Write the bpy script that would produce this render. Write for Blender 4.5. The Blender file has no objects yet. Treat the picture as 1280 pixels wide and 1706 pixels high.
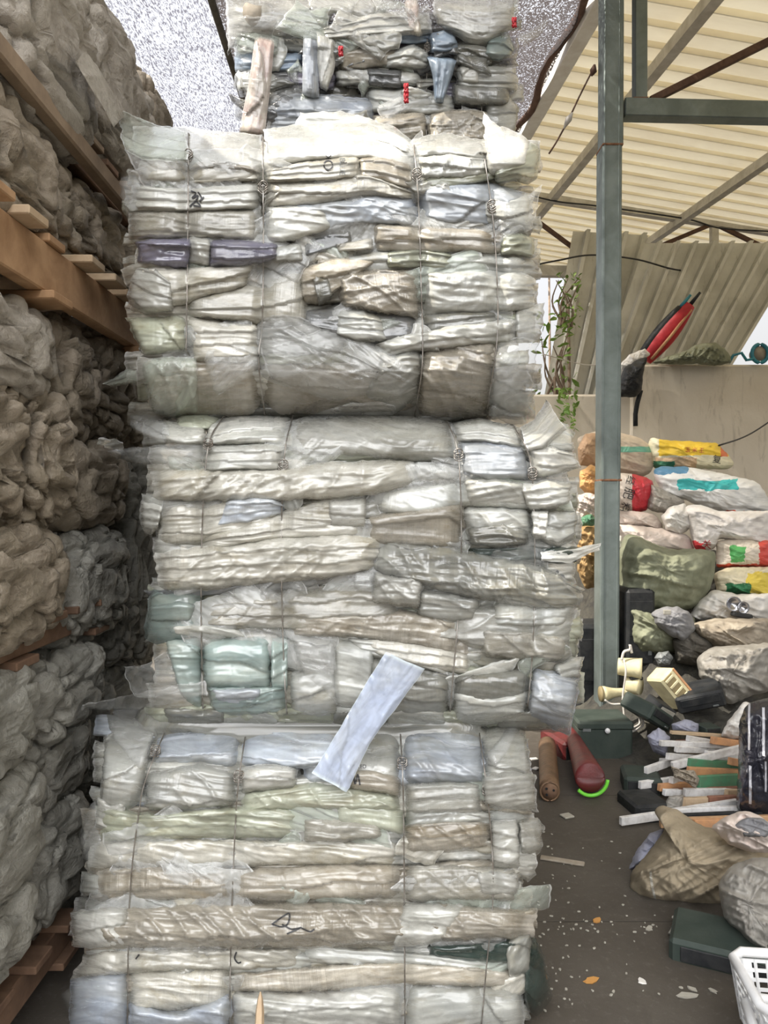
import bpy, math, random
import numpy as np
from mathutils import Vector, Matrix
from mathutils.bvhtree import BVHTree

# ---------------------------------------------------------------- camera, sky, sun, exposure
S = bpy.context.scene
COL = S.collection
F = 1265.0
CH = 1.42
PITCH = math.atan(18.0 / F)
cam_d = bpy.data.cameras.new('camera'); cam = bpy.data.objects.new('camera', cam_d); COL.objects.link(cam)
cam_d.sensor_fit = 'VERTICAL'; cam_d.sensor_height = 36.0; cam_d.lens = 36.0 * F / 1706.0
cam.location = (0, 0, CH); cam.rotation_euler = (math.pi / 2 - PITCH, 0, 0)
cam_d.clip_start = 0.05; cam_d.clip_end = 200
S.camera = cam
S.view_settings.view_transform = 'Standard'; S.view_settings.look = 'None'
S.view_settings.gamma = 1.0; S.view_settings.use_curve_mapping = False
S.view_settings.exposure = 0.15
try:
    S.cycles.max_bounces = 8; S.cycles.diffuse_bounces = 4; S.cycles.transparent_max_bounces = 14
    S.cycles.glossy_bounces = 3; S.cycles.sample_clamp_indirect = 6.0
except Exception: pass

W = bpy.data.worlds.new('world'); S.world = W; W.use_nodes = True
nt = W.node_tree; nt.nodes.clear()
o = nt.nodes.new('ShaderNodeOutputWorld'); bg = nt.nodes.new('ShaderNodeBackground')
tc = nt.nodes.new('ShaderNodeTexCoord'); sx = nt.nodes.new('ShaderNodeSeparateXYZ')
cr = nt.nodes.new('ShaderNodeValToRGB')
nt.links.new(tc.outputs['Generated'], sx.inputs[0]); nt.links.new(sx.outputs['Z'], cr.inputs[0])
e = cr.color_ramp.elements
e[0].position = 0.0; e[0].color = (0.16, 0.15, 0.13, 1)
e[1].position = 1.0; e[1].color = (1.35, 1.4, 1.5, 1)
a = cr.color_ramp.elements.new(0.10); a.color = (0.72, 0.72, 0.70, 1)
a = cr.color_ramp.elements.new(0.42); a.color = (1.05, 1.07, 1.15, 1)
# bright patch added to the sky high behind the viewer, for front light and glints
dp = nt.nodes.new('ShaderNodeVectorMath'); dp.operation = 'DOT_PRODUCT'; dp.inputs[1].default_value = Vector((-.02, -.76, .65)).normalized()
nt.links.new(tc.outputs['Generated'], dp.inputs[0])
mr = nt.nodes.new('ShaderNodeMapRange'); mr.interpolation_type = 'SMOOTHSTEP'; nt.links.new(dp.outputs['Value'], mr.inputs[0])
mr.inputs[1].default_value = math.cos(math.radians(36)); mr.inputs[2].default_value = math.cos(math.radians(22)); mr.inputs[3].default_value = 0; mr.inputs[4].default_value = 4.6
mixw = nt.nodes.new('ShaderNodeMix'); mixw.data_type = 'RGBA'; mixw.blend_type = 'ADD'; mixw.inputs[0].default_value = 1.0; mixw.clamp_result = False
cw = nt.nodes.new('ShaderNodeCombineXYZ')
for k in range(3): nt.links.new(mr.outputs[0], cw.inputs[k])
nt.links.new(cr.outputs[0], mixw.inputs[6]); nt.links.new(cw.outputs[0], mixw.inputs[7])
nt.links.new(mixw.outputs[2], bg.inputs[0]); bg.inputs[1].default_value = 0.95
nt.links.new(bg.outputs[0], o.inputs[0])

sd = bpy.data.lights.new('sun', 'SUN'); sd.energy = 10.5; sd.angle = math.radians(1.2); sd.color = (1.0, 0.93, 0.82)
sun = bpy.data.objects.new('sun', sd); COL.objects.link(sun)
SUNDIR = Vector((-0.62, -0.13, 0.75)).normalized()
sun.rotation_euler = SUNDIR.to_track_quat('Z', 'Y').to_euler()

# ---------------------------------------------------------------- maths helpers
def P(x, y, D):
    """point of the place seen at picture position (x,y), at distance D along the yard"""
    cx, sn = math.cos(PITCH), math.sin(PITCH)
    u = 853.0 - y
    Y = F * cx + u * sn; Z = -F * sn + u * cx
    k = D / Y
    return Vector(((x - 640.0) * k, D, CH + Z * k))
def PA(x, y, D):
    x = np.asarray(x, float); y = np.asarray(y, float); D = np.asarray(D, float) + 0 * x
    cx, sn = math.cos(PITCH), math.sin(PITCH)
    u = 853.0 - y
    Y = F * cx + u * sn; Z = -F * sn + u * cx
    k = D / Y
    return np.stack([(x - 640.0) * k, D, CH + Z * k], -1)

_rs = np.random.RandomState(7)
_perm = np.concatenate([_rs.permutation(256)] * 3)
_g = _rs.normal(size=(256, 3)); _g /= np.linalg.norm(_g, axis=1)[:, None]
def pn(x, y, z=0.0):
    x, y, z = np.broadcast_arrays(np.asarray(x, float), np.asarray(y, float), np.asarray(z, float))
    ix = np.floor(x).astype(int); iy = np.floor(y).astype(int); iz = np.floor(z).astype(int)
    fx = x - ix; fy = y - iy; fz = z - iz
    sx_ = fx * fx * fx * (fx * (fx * 6 - 15) + 10); sy_ = fy * fy * fy * (fy * (fy * 6 - 15) + 10); sz_ = fz * fz * fz * (fz * (fz * 6 - 15) + 10)
    r = 0
    for dx in (0, 1):
        for dy in (0, 1):
            for dz in (0, 1):
                h = _perm[_perm[_perm[(ix + dx) & 255] + ((iy + dy) & 255)] + ((iz + dz) & 255)]
                g = _g[h]
                d = g[..., 0] * (fx - dx) + g[..., 1] * (fy - dy) + g[..., 2] * (fz - dz)
                w = (sx_ if dx else 1 - sx_) * (sy_ if dy else 1 - sy_) * (sz_ if dz else 1 - sz_)
                r = r + w * d
    return r * 1.5
def fbm(x, y, z=0.0, o=3):
    r = 0; a = 1.0
    for k in range(o):
        r = r + a * pn(x * 2**k + 13.1 * k, y * 2**k + 7.7 * k, z * 2**k); a *= 0.5
    return r
def ridge(x, y, z=0.0):
    return 1 - np.clip(np.abs(pn(x, y, z)) * 2.4, 0, 1)
_cj = _rs.rand(256, 3)
def cell(x, y, z):
    ix = np.floor(x).astype(int); iy = np.floor(y).astype(int); iz = np.floor(z).astype(int)
    best = np.full(x.shape, 9.0); sec = np.full(x.shape, 9.0)
    for dx in (-1, 0, 1):
        for dy in (-1, 0, 1):
            for dz in (-1, 0, 1):
                h = _perm[_perm[_perm[(ix + dx) & 255] + ((iy + dy) & 255)] + ((iz + dz) & 255)]
                j = _cj[h]
                d = (ix + dx + j[..., 0] - x)**2 + (iy + dy + j[..., 1] - y)**2 + (iz + dz + j[..., 2] - z)**2
                m = d < best
                sec = np.where(m, best, np.minimum(sec, d)); best = np.where(m, d, best)
    return np.sqrt(best), np.sqrt(sec)

# ---------------------------------------------------------------- object helpers
def link(ob, mat=None, parent=None):
    COL.objects.link(ob)
    if mat is not None: ob.data.materials.append(M[mat] if isinstance(mat, str) else mat)
    if parent is not None:
        ob.parent = parent
        ob.matrix_parent_inverse = Matrix.Identity(4)
        if parent.parent: off = parent.parent.location + parent.location
        else: off = parent.location
        if ob.type == 'MESH':
            ob.data.transform(Matrix.Translation(-off))
    return ob
def tag(o, label=None, cat=None, group=None, kind=None):
    if label: o['label'] = label
    if cat: o['category'] = cat
    if group: o['group'] = group
    if kind: o['kind'] = kind
    return o
def empty(name, loc, label, cat, group=None):
    o = bpy.data.objects.new(name, None); COL.objects.link(o); o.location = loc; o.empty_display_size = 0.1
    return tag(o, label, cat, group)
def mesh_obj(name, V, Fc, mat=None, parent=None, uv=None, smooth=True, uv2=None):
    me = bpy.data.meshes.new(name)
    me.from_pydata([tuple(v) for v in np.asarray(V).tolist()], [], [tuple(f) for f in Fc])
    if smooth: me.polygons.foreach_set('use_smooth', [True] * len(me.polygons))
    if uv is not None or uv2 is not None:
        li = np.zeros(len(me.loops), int); me.loops.foreach_get('vertex_index', li)
        if uv is not None:
            l = me.uv_layers.new(name='UVMap'); l.data.foreach_set('uv', np.asarray(uv)[li].ravel())
        if uv2 is not None:
            l = me.uv_layers.new(name='UVEdge'); l.data.foreach_set('uv', np.asarray(uv2)[li].ravel())
    me.update()
    return link(bpy.data.objects.new(name, me), mat, parent)
def grid_faces(nu, nv, wrap=False):
    i, j = np.meshgrid(np.arange(nu if wrap else nu - 1), np.arange(nv - 1), indexing='ij')
    a = i * nv + j; b = ((i + 1) % nu) * nv + j
    return np.stack([a, b, b + 1, a + 1], -1).reshape(-1, 4).tolist()
class MB:
    def __init__(s): s.V = []; s.F = []
    def add(s, V, Fc):
        n = len(s.V); s.V += [tuple(v) for v in V]; s.F += [tuple(i + n for i in f) for f in Fc]; return s
    def box(s, c, d, R=None, bev=0.0):
        dx, dy, dz = d[0] / 2, d[1] / 2, d[2] / 2
        b = min(bev, dx * .9, dy * .9, dz * .9)
        R = R or Matrix.Identity(3); c = Vector(c)
        if b <= 0:
            v = [Vector((x * dx, y * dy, z * dz)) for x in (-1, 1) for y in (-1, 1) for z in (-1, 1)]
            f = [(0, 1, 3, 2), (4, 6, 7, 5), (0, 4, 5, 1), (2, 3, 7, 6), (0, 2, 6, 4), (1, 5, 7, 3)]
            return s.add([c + R @ p for p in v], f)
        v = []; idx = {}
        for x in (-1, 1):
            for y in (-1, 1):
                for z in (-1, 1):
                    for ax in range(3):
                        q = [x * (dx - b), y * (dy - b), z * (dz - b)]
                        q[ax] = (x * dx, y * dy, z * dz)[ax]
                        idx[(x, y, z, ax)] = len(v); v.append(Vector(q))
        f = []
        for ax in range(3):
            o1, o2 = [k for k in range(3) if k != ax]
            for sgn in (-1, 1):
                q = []
                for (p1, p2) in ((-1, -1), (1, -1), (1, 1), (-1, 1)):
                    k = [0, 0, 0]; k[ax] = sgn; k[o1] = p1; k[o2] = p2
                    q.append(idx[(k[0], k[1], k[2], ax)])
                f.append(q)
        for ax in range(3):
            o1, o2 = [k for k in range(3) if k != ax]
            for p1 in (-1, 1):
                for p2 in (-1, 1):
                    k0 = [0, 0, 0]; k0[ax] = -1; k0[o1] = p1; k0[o2] = p2
                    k1 = list(k0); k1[ax] = 1
                    f.append([idx[(*k0, o1)], idx[(*k1, o1)], idx[(*k1, o2)], idx[(*k0, o2)]])
        for x in (-1, 1):
            for y in (-1, 1):
                for z in (-1, 1): f.append([idx[(x, y, z, 0)], idx[(x, y, z, 1)], idx[(x, y, z, 2)]])
        return s.add([c + R @ p for p in v], f)
    def bar(s, a, b, w, h=None, up=(0, 0, 1), bev=0.0):
        a = Vector(a); b = Vector(b); h = h or w; d = (b - a); L = d.length; d.normalize()
        u = Vector(up); r = d.cross(u)
        if r.length < 1e-4: r = d.cross(Vector((0, 1, 0)))
        r.normalize(); u = r.cross(d)
        R = Matrix((r, d, u)).transposed()
        return s.box((a + b) / 2, (w, L, h), R, bev)
    def tube(s, pts, r, n=8, caps=True):
        pts = [Vector(p) for p in pts]; rs = r if hasattr(r, '__len__') else [r] * len(pts)
        base = len(s.V); V = []; Fc = []
        t0 = (pts[1] - pts[0]).normalized(); ref = Vector((0, 0, 1)) if abs(t0.z) < .9 else Vector((1, 0, 0))
        for i, p in enumerate(pts):
            t = (pts[min(i + 1, len(pts) - 1)] - pts[max(i - 1, 0)]).normalized()
            x = t.cross(ref); x = x.normalized() if x.length > 1e-5 else Vector((1, 0, 0)); y = x.cross(t)
            ref = y * -1 if False else ref
            for k in range(n):
                a = 2 * math.pi * k / n; V.append(p + (x * math.cos(a) + y * math.sin(a)) * rs[i])
        for i in range(len(pts) - 1):
            for k in range(n):
                a = i * n + k; b = i * n + (k + 1) % n; Fc.append((a, b, b + n, a + n))
        if caps: Fc.append(tuple(range(n))[::-1]); Fc.append(tuple(range((len(pts) - 1) * n, len(pts) * n)))
        return s.add(V, Fc)
    def build(s, name, mat, parent=None, smooth=False):
        return mesh_obj(name, np.array([tuple(v) for v in s.V]), s.F, mat, parent, smooth=smooth)
def spline(pts, n=40):
    pts = np.asarray(pts, float); m = len(pts)
    if m == 2:
        t = np.linspace(0, 1, n)[:, None]; return pts[0] * (1 - t) + pts[1] * t
    d = np.concatenate([[0], np.cumsum(np.linalg.norm(np.diff(pts, axis=0), axis=1))]); d /= d[-1]
    t = np.linspace(0, 1, n); out = []
    ext = np.vstack([2 * pts[0] - pts[1], pts, 2 * pts[-1] - pts[-2]])
    for tt in t:
        k = min(max(np.searchsorted(d, tt, 'right') - 1, 0), m - 2); u = (tt - d[k]) / (d[k + 1] - d[k])
        p0, p1, p2, p3 = ext[k], ext[k + 1], ext[k + 2], ext[k + 3]
        out.append(.5 * (2 * p1 + (p2 - p0) * u + (2 * p0 - 5 * p1 + 4 * p2 - p3) * u * u + (3 * p1 - p0 - 3 * p2 + p3) * u**3))
    return np.array(out)
def cast(host, pts_px, off=0.0015, fall=None):
    """stick a flat mark onto the surface of host"""
    me = host.data; mw = Matrix.Translation(world_off(host))
    bv = BVHTree.FromPolygons([mw @ v.co for v in me.vertices], [tuple(p.vertices) for p in me.polygons])
    c = Vector((0, 0, CH)); out = []; ok = []
    for x, y in pts_px:
        d = (P(x, y, 1.0) - c).normalized(); h = bv.ray_cast(c, d)
        if h[0] is None: out.append(None)
        else: out.append(h[0] - d * off)
    good = [p for p in out if p is not None]
    if not good: return None
    m = sum(((p - c).length for p in good)) / len(good)
    return [p if p is not None else c + (P(x, y, 1.0) - c).normalized() * m for p, (x, y) in zip(out, pts_px)]
def world_off(o):
    v = Vector((0, 0, 0))
    while o is not None: v = v + o.location; o = o.parent
    return v
def text_mark(host, body, cx, cy, size, rot, mat, parent=None, name='lettering', off=0.002):
    cu = bpy.data.curves.new('t', 'FONT'); cu.body = body; cu.size = 1.0; cu.align_x = 'CENTER'; cu.align_y = 'CENTER'; cu.resolution_u = 3
    t = bpy.data.objects.new('t', cu); COL.objects.link(t)
    bpy.context.view_layer.update()
    me = bpy.data.meshes.new_from_object(t.evaluated_get(bpy.context.evaluated_depsgraph_get()))
    bpy.data.objects.remove(t)
    if len(me.vertices) == 0: return None
    c, s_ = math.cos(rot), math.sin(rot)
    px = [(cx + size * (v.co.x * c - v.co.y * s_), cy - size * (v.co.x * s_ + v.co.y * c)) for v in me.vertices]
    w = cast(host, px, off)
    if w is None: return None
    return mesh_obj(name, np.array([tuple(p) for p in w]), [tuple(p.vertices) for p in me.polygons], mat, parent or host, smooth=False)
def stroke_mark(host, lines, width, mat, parent=None, name='marker_scribble', off=0.0025):
    V = []; Fc = []
    for ln in lines:
        p = spline(ln, max(6, 5 * len(ln))); t = np.gradient(p, axis=0); t /= np.linalg.norm(t, axis=1)[:, None] + 1e-9
        n = np.stack([-t[:, 1], t[:, 0]], -1) * width / 2
        w = cast(host, [tuple(q) for q in np.vstack([p + n, p - n])], off)
        if w is None: continue
        b = len(V); m = len(p); V += [tuple(q) for q in w]
        Fc += [(b + i, b + i + 1, b + m + i + 1, b + m + i) for i in range(m - 1)]
    if V: return mesh_obj(name, np.array(V), Fc, mat, parent or host, smooth=False)

# ---------------------------------------------------------------- materials
M = {}
def nodes(name):
    m = bpy.data.materials.new(name); m.use_nodes = True; M[name] = m
    t = m.node_tree; b = t.nodes['Principled BSDF']; return m, t, b
def nd(t, typ, **k):
    n = t.nodes.new(typ)
    for a, v in k.items():
        if a.startswith('i_'): n.inputs[a[2:].replace('_', ' ')].default_value = v
        else: setattr(n, a, v)
    return n
def c4(c): return (c[0], c[1], c[2], 1)
def vmap(t, src, scale=(1, 1, 1), rot=(0, 0, 0), loc=(0, 0, 0)):
    n = t.nodes.new('ShaderNodeMapping'); n.inputs['Scale'].default_value = scale; n.inputs['Rotation'].default_value = rot; n.inputs['Location'].default_value = loc
    t.links.new(src, n.inputs[0]); return n.outputs[0]
def noise(t, vec, scale, detail=4, rough=.55, dist=0.0, typ='FBM'):
    n = t.nodes.new('ShaderNodeTexNoise'); n.noise_type = typ
    n.inputs['Scale'].default_value = scale; n.inputs['Detail'].default_value = detail; n.inputs['Roughness'].default_value = rough; n.inputs['Distortion'].default_value = dist
    if vec is not None: t.links.new(vec, n.inputs['Vector'])
    return n.outputs['Fac']
def mrange(t, v, a, b, c=0.0, d=1.0):
    n = t.nodes.new('ShaderNodeMapRange'); t.links.new(v, n.inputs[0])
    for k, q in zip((1, 2, 3, 4), (a, b, c, d)): n.inputs[k].default_value = q
    return n.outputs[0]
def mixc(t, f, a, b, mode='MIX'):
    n = t.nodes.new('ShaderNodeMix'); n.data_type = 'RGBA'; n.blend_type = mode
    if isinstance(f, float): n.inputs[0].default_value = f
    else: t.links.new(f, n.inputs[0])
    for s, q in ((6, a), (7, b)):
        if isinstance(q, tuple): n.inputs[s].default_value = c4(q)
        else: t.links.new(q, n.inputs[s])
    return n.outputs[2]
def mth(t, op, a, b=None):
    n = t.nodes.new('ShaderNodeMath'); n.operation = op
    for s, q in ((0, a), (1, b)):
        if q is None: continue
        if isinstance(q, (int, float)): n.inputs[s].default_value = q
        else: t.links.new(q, n.inputs[s])
    return n.outputs[0]
def bump(t, b, h, strength, dist):
    n = t.nodes.new('ShaderNodeBump'); n.inputs['Strength'].default_value = strength; n.inputs['Distance'].default_value = dist
    t.links.new(h, n.inputs['Height']); t.links.new(n.outputs[0], b.inputs['Normal'])

def film(name, c1, c2, stain=(.30, .25, .14), stain_amt=.35, alpha=.92, rough=.28, pleat=.5, bstr=.42, clear=0.0):
    m, t, b = nodes(name)
    uv = t.nodes.new('ShaderNodeUVMap'); uv.uv_map = 'UVMap'; ue = t.nodes.new('ShaderNodeUVMap'); ue.uv_map = 'UVEdge'
    u = uv.outputs[0]
    n1 = noise(t, vmap(t, u, (1, 2.2, 1)), 4.5, 5, .6, .6)
    col = mixc(t, mrange(t, n1, .36, .64), c1, c2)
    # rolled-in dirt, in patches and along fold lines
    n3 = noise(t, vmap(t, u, (.8, 1.9, 1), loc=(3.1, 1.7, 0)), 6, 7, .7, 1.4)
    col = mixc(t, mrange(t, n3, .50, .72, 0, min(1, stain_amt * 1.5)), col, stain)
    oi = t.nodes.new('ShaderNodeObjectInfo')
    col = mixc(t, 1.0, col, mixc(t, oi.outputs['Random'], (.58, .575, .55), (1.10, 1.10, 1.08)), 'MULTIPLY')
    # vertical packed pleats
    n2 = noise(t, vmap(t, u, (70, 1.6, 1)), 1.6, 3, .6, .25)
    n2b = noise(t, u, 3.0, 2)
    pf = mth(t, 'MULTIPLY', mrange(t, n2, .38, .68), mrange(t, n2b, .45, .62, 0, pleat * .7))
    col = mixc(t, pf, col, tuple(min(1, q * .62) for q in c2))
    nf = noise(t, vmap(t, u, (6, 26, 1)), 3.5, 6, .7, .6)
    col = mixc(t, mrange(t, nf, .58, .74, 0, .45), col, tuple(min(.95, q * 1.25 + .08) for q in c1))
    nfd = noise(t, vmap(t, u, (7, 18, 1), rot=(0, 0, .25), loc=(5, 2, 0)), 3.5, 6, .7, .8)
    col = mixc(t, mrange(t, nfd, .60, .74, 0, .5), col, tuple(q * .45 for q in c2))
    # doubled film is denser along cut edges; their caught light is painted in white
    se = t.nodes.new('ShaderNodeSeparateXYZ'); t.links.new(ue.outputs[0], se.inputs[0])
    ey = mth(t, 'ABSOLUTE', mth(t, 'SUBTRACT', se.outputs[1], .5)); ex = mth(t, 'ABSOLUTE', mth(t, 'SUBTRACT', se.outputs[0], .5))
    ed = mrange(t, mth(t, 'MAXIMUM', mth(t, 'MULTIPLY', ey, 1.0), mth(t, 'ADD', ex, 0.008)), .478, .497)
    col = mixc(t, mth(t, 'MULTIPLY', ed, .55), col, tuple(min(.92, q * 1.3 + .12) for q in c1))
    t.links.new(col, b.inputs['Base Color'])
    b.inputs['Roughness'].default_value = rough
    t.links.new(mrange(t, nf, .3, .7, rough * .55, rough * 1.4), b.inputs['Roughness'])
    b.inputs['Specular IOR Level'].default_value = .85
    b.inputs['Coat Weight'].default_value = .35; b.inputs['Coat Roughness'].default_value = .12
    r1 = noise(t, vmap(t, u, (1.3, 8, 1)), 5, 4, .6, .5, 'RIDGED_MULTIFRACTAL')
    r2 = noise(t, vmap(t, u, (1, 1.4, 1), rot=(0, 0, .6)), 26, 4, .6, .6, 'RIDGED_MULTIFRACTAL')
    r3 = noise(t, vmap(t, u, (14, 2, 1), rot=(0, 0, -.5)), 4, 4, .6, .4, 'RIDGED_MULTIFRACTAL')
    h = mth(t, 'ADD', mth(t, 'MULTIPLY', r1, .8), mth(t, 'ADD', mth(t, 'MULTIPLY', r2, .35), mth(t, 'MULTIPLY', r3, .3)))
    h = mth(t, 'ADD', h, mth(t, 'MULTIPLY', pf, -.5))
    bump(t, b, h, bstr, .012)
    na = noise(t, vmap(t, u, (1.2, 3, 1), loc=(9, 4, 0)), 5, 4, .6, .8)
    al = mth(t, 'MAXIMUM', mrange(t, na, .35, .62, max(0, alpha - .3), min(1, alpha + .06)), mth(t, 'MULTIPLY', ed, .92))
    if clear > 0: al = mth(t, 'MAXIMUM', mth(t, 'MULTIPLY', al, 1 - clear), mrange(t, nf, .56, .72, 0, .8))
    t.links.new(al, b.inputs['Alpha'])
    return m
film('film_white', (.67, .665, .63), (.50, .50, .46), stain_amt=.25, pleat=.3)
film('film_cream', (.65, .63, .57), (.49, .47, .41), stain_amt=.45, pleat=.6)
film('film_blue', (.46, .51, .60), (.56, .59, .62), stain_amt=.25, pleat=.35, rough=.22)
film('film_strip', (.52, .60, .80), (.60, .66, .78), stain_amt=.05, pleat=.1, rough=.14, alpha=.92, bstr=.25)
film('film_grey', (.46, .47, .45), (.58, .58, .54), stain_amt=.35, pleat=.5, rough=.24)
film('film_green', (.54, .56, .46), (.42, .44, .34), stain_amt=.4, pleat=.3, rough=.22)
film('film_teal', (.26, .34, .33), (.38, .44, .41), stain_amt=.15, pleat=.1, rough=.16, bstr=.35)
film('film_smoke', (.19, .19, .17), (.32, .32, .29), stain_amt=.3, pleat=.7, rough=.2)
film('film_dark', (.10, .11, .12), (.25, .25, .25), stain_amt=.2, pleat=.4, rough=.2)
film('film_black', (.02, .035, .03), (.06, .09, .08), stain_amt=.1, pleat=.2, rough=.16, alpha=.97)
film('film_purple', (.16, .15, .22), (.28, .27, .35), stain_amt=.2, pleat=.2, rough=.15)
film('film_beige', (.54, .50, .43), (.41, .37, .30), stain=(.22, .16, .08), stain_amt=.55, pleat=.8)
film('film_pink', (.62, .54, .50), (.52, .48, .40), stain=(.4, .12, .1), stain_amt=.35, pleat=.3)
film('film_denim', (.20, .28, .40), (.34, .42, .52), stain_amt=.1, pleat=.3, rough=.4)
film('film_clear', (.78, .79, .78), (.66, .67, .66), stain_amt=.15, pleat=.1, rough=.13, alpha=.62, bstr=.7, clear=.35)
film('film_clear_green', (.62, .68, .62), (.55, .6, .52), stain_amt=.15, pleat=.1, rough=.15, alpha=.7, bstr=.6, clear=.25)

def simple(name, c1, c2=None, scale=6, rough=.7, metal=0, bs=.2, bd=.01, bscale=None, spec=.4, alpha=1, trans=0):
    m, t, b = nodes(name); c2 = c2 or tuple(q * .7 for q in c1)
    g = t.nodes.new('ShaderNodeTexCoord').outputs['Object']
    n = noise(t, g, scale, 6, .62, .4)
    t.links.new(mixc(t, mrange(t, n, .35, .66), c1, c2), b.inputs['Base Color'])
    b.inputs['Roughness'].default_value = rough; b.inputs['Metallic'].default_value = metal; b.inputs['Specular IOR Level'].default_value = spec
    b.inputs['Alpha'].default_value = alpha
    if bs: bump(t, b, noise(t, g, bscale or scale * 4, 6, .65, .3), bs, bd)
    return m
# foam / crumpled dirty film in the left stack
def foam(name, c1, c2, c3, rough=.6):
    m, t, b = nodes(name); g = t.nodes.new('ShaderNodeTexCoord').outputs['Object']
    n = noise(t, g, 5, 6, .65, .8); n2 = noise(t, vmap(t, g, loc=(4, 2, 1)), 14, 6, .7, 1.0)
    col = mixc(t, mrange(t, n, .35, .65), c1, c2); col = mixc(t, mrange(t, n2, .5, .75, 0, .7), col, c3)
    t.links.new(col, b.inputs['Base Color']); b.inputs['Roughness'].default_value = rough
    r = noise(t, vmap(t, g, (1, .6, 1.6)), 16, 7, .68, 1.2, 'RIDGED_MULTIFRACTAL'); r2 = noise(t, g, 55, 5, .7, .5)
    bump(t, b, mth(t, 'ADD', r, mth(t, 'MULTIPLY', r2, .8)), .75, .016)
foam('foam_light', (.46, .42, .36), (.34, .30, .25), (.15, .12, .08))
foam('foam_tan', (.37, .31, .24), (.25, .21, .15), (.10, .075, .045))
foam('foam_grey', (.33, .32, .28), (.22, .21, .18), (.09, .08, .06), .5)
simple('wire', (.42, .40, .37), (.20, .17, .14), 30, .45, .8, bs=0)
simple('steel', (.23, .27, .26), (.15, .18, .17), 5, .5, .55, bs=.15)
simple('steel_rust', (.10, .055, .04), (.17, .10, .07), 14, .75, .2)
simple('rust', (.16, .07, .035), (.26, .14, .08), 30, .85)
simple('steel_pale', (.66, .63, .56), (.48, .45, .38), 8, .55, .2)
simple('wood', (.50, .31, .17), (.32, .18, .09), 9, .75)
simple('wood_dark', (.22, .13, .08), (.12, .07, .045), 9, .8)
simple('wood_pale', (.56, .43, .29), (.40, .28, .17), 9, .75)
simple('wood_tan', (.34, .25, .17), (.22, .16, .11), 9, .75)
simple('slat_white', (.76, .75, .74), (.52, .50, .48), 22, .6)
simple('slat_orange', (.58, .30, .14), (.40, .22, .12), 20, .6)
simple('slat_green', (.08, .26, .14), (.12, .20, .12), 20, .6)
simple('slat_brown', (.30, .14, .09), (.20, .1, .07), 20, .6)
simple('black_plastic', (.016, .018, .02), (.04, .04, .04), 12, .5, spec=.2)
simple('dark_green_plastic', (.032, .045, .038), (.055, .068, .058), 6, .55, spec=.25)
simple('grey_plastic', (.20, .21, .21), (.12, .13, .13), 8, .5)
simple('cream_plastic', (.66, .60, .38), (.50, .44, .27), 12, .5)
simple('cream_dark', (.30, .24, .12), (.22, .17, .09), 12, .6)
simple('white_plastic', (.80, .80, .80), (.66, .66, .66), 10, .35, bs=.05)
simple('cord_white', (.66, .63, .58), (.48, .44, .40), 20, .5)
simple('cable_black', (.02, .02, .02), (.04, .04, .04), 20, .5, bs=0)
simple('red_paint', (.15, .022, .022), (.08, .02, .02), 12, .4)
simple('red', (.55, .03, .04), (.4, .02, .03), 12, .5)
simple('lime', (.20, .72, .06), (.16, .6, .05), 12, .4, bs=0)
simple('bronze', (.24, .15, .09), (.14, .085, .05), 14, .45, .35)
simple('chrome', (.5, .5, .52), (.3, .3, .32), 12, .15, .9)
simple('ink', (.03, .03, .035), (.05, .05, .05), 12, .5, bs=0)
simple('ink_red', (.5, .08, .08), (.5, .08, .08), 12, .5, bs=0)
simple('cloth_greygreen', (.25, .26, .18), (.16, .17, .11), 9, .8, bscale=60, bs=.25)
simple('cloth_burlap', (.36, .30, .21), (.23, .19, .13), 7, .9, bscale=90, bs=.4)
simple('cloth_beige', (.40, .35, .28), (.25, .21, .16), 9, .8)
simple('cloth_grey', (.16, .16, .17), (.22, .22, .22), 9, .8)
simple('cloth_lilac', (.36, .37, .46), (.24, .25, .32), 9, .7)
simple('cloth_dark', (.055, .05, .04), (.11, .10, .085), 9, .85)
simple('sack_pink', (.68, .58, .52), (.52, .45, .40), 8, .6)
simple('sack_white', (.74, .72, .68), (.60, .57, .52), 7, .55)
simple('bag_clear', (.42, .40, .36), (.26, .24, .21), 12, .3, alpha=.8, bs=.5)
simple('straw', (.50, .34, .16), (.30, .18, .07), 18, .85)
simple('orange_foam', (.72, .40, .14), (.55, .32, .16), 14, .8)
simple('tan_paper', (.55, .36, .22), (.42, .27, .16), 9, .7)
simple('leaf', (.12, .24, .04), (.26, .38, .08), 5, .6, bs=0)
simple('leaf_dark', (.05, .10, .03), (.09, .16, .05), 5, .6, bs=0)
simple('bark', (.24, .18, .13), (.14, .10, .07), 12, .9)
simple('teal_plastic', (.05, .28, .34), (.03, .18, .24), 12, .4)
simple('chip', (.42, .40, .35), (.30, .28, .23), 12, .6, bs=0)
simple('chip_orange', (.55, .28, .08), (.45, .22, .06), 12, .6, bs=0)
simple('scrap', (.08, .075, .06), (.035, .033, .03), 14, .85, bs=.6, bd=.03)
simple('metal_sheet', (.50, .48, .43), (.34, .32, .27), 3, .6, .1)
simple('gloss_white_print', (.6, .6, .62), (.4, .4, .42), 12, .4, bs=0)

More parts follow.
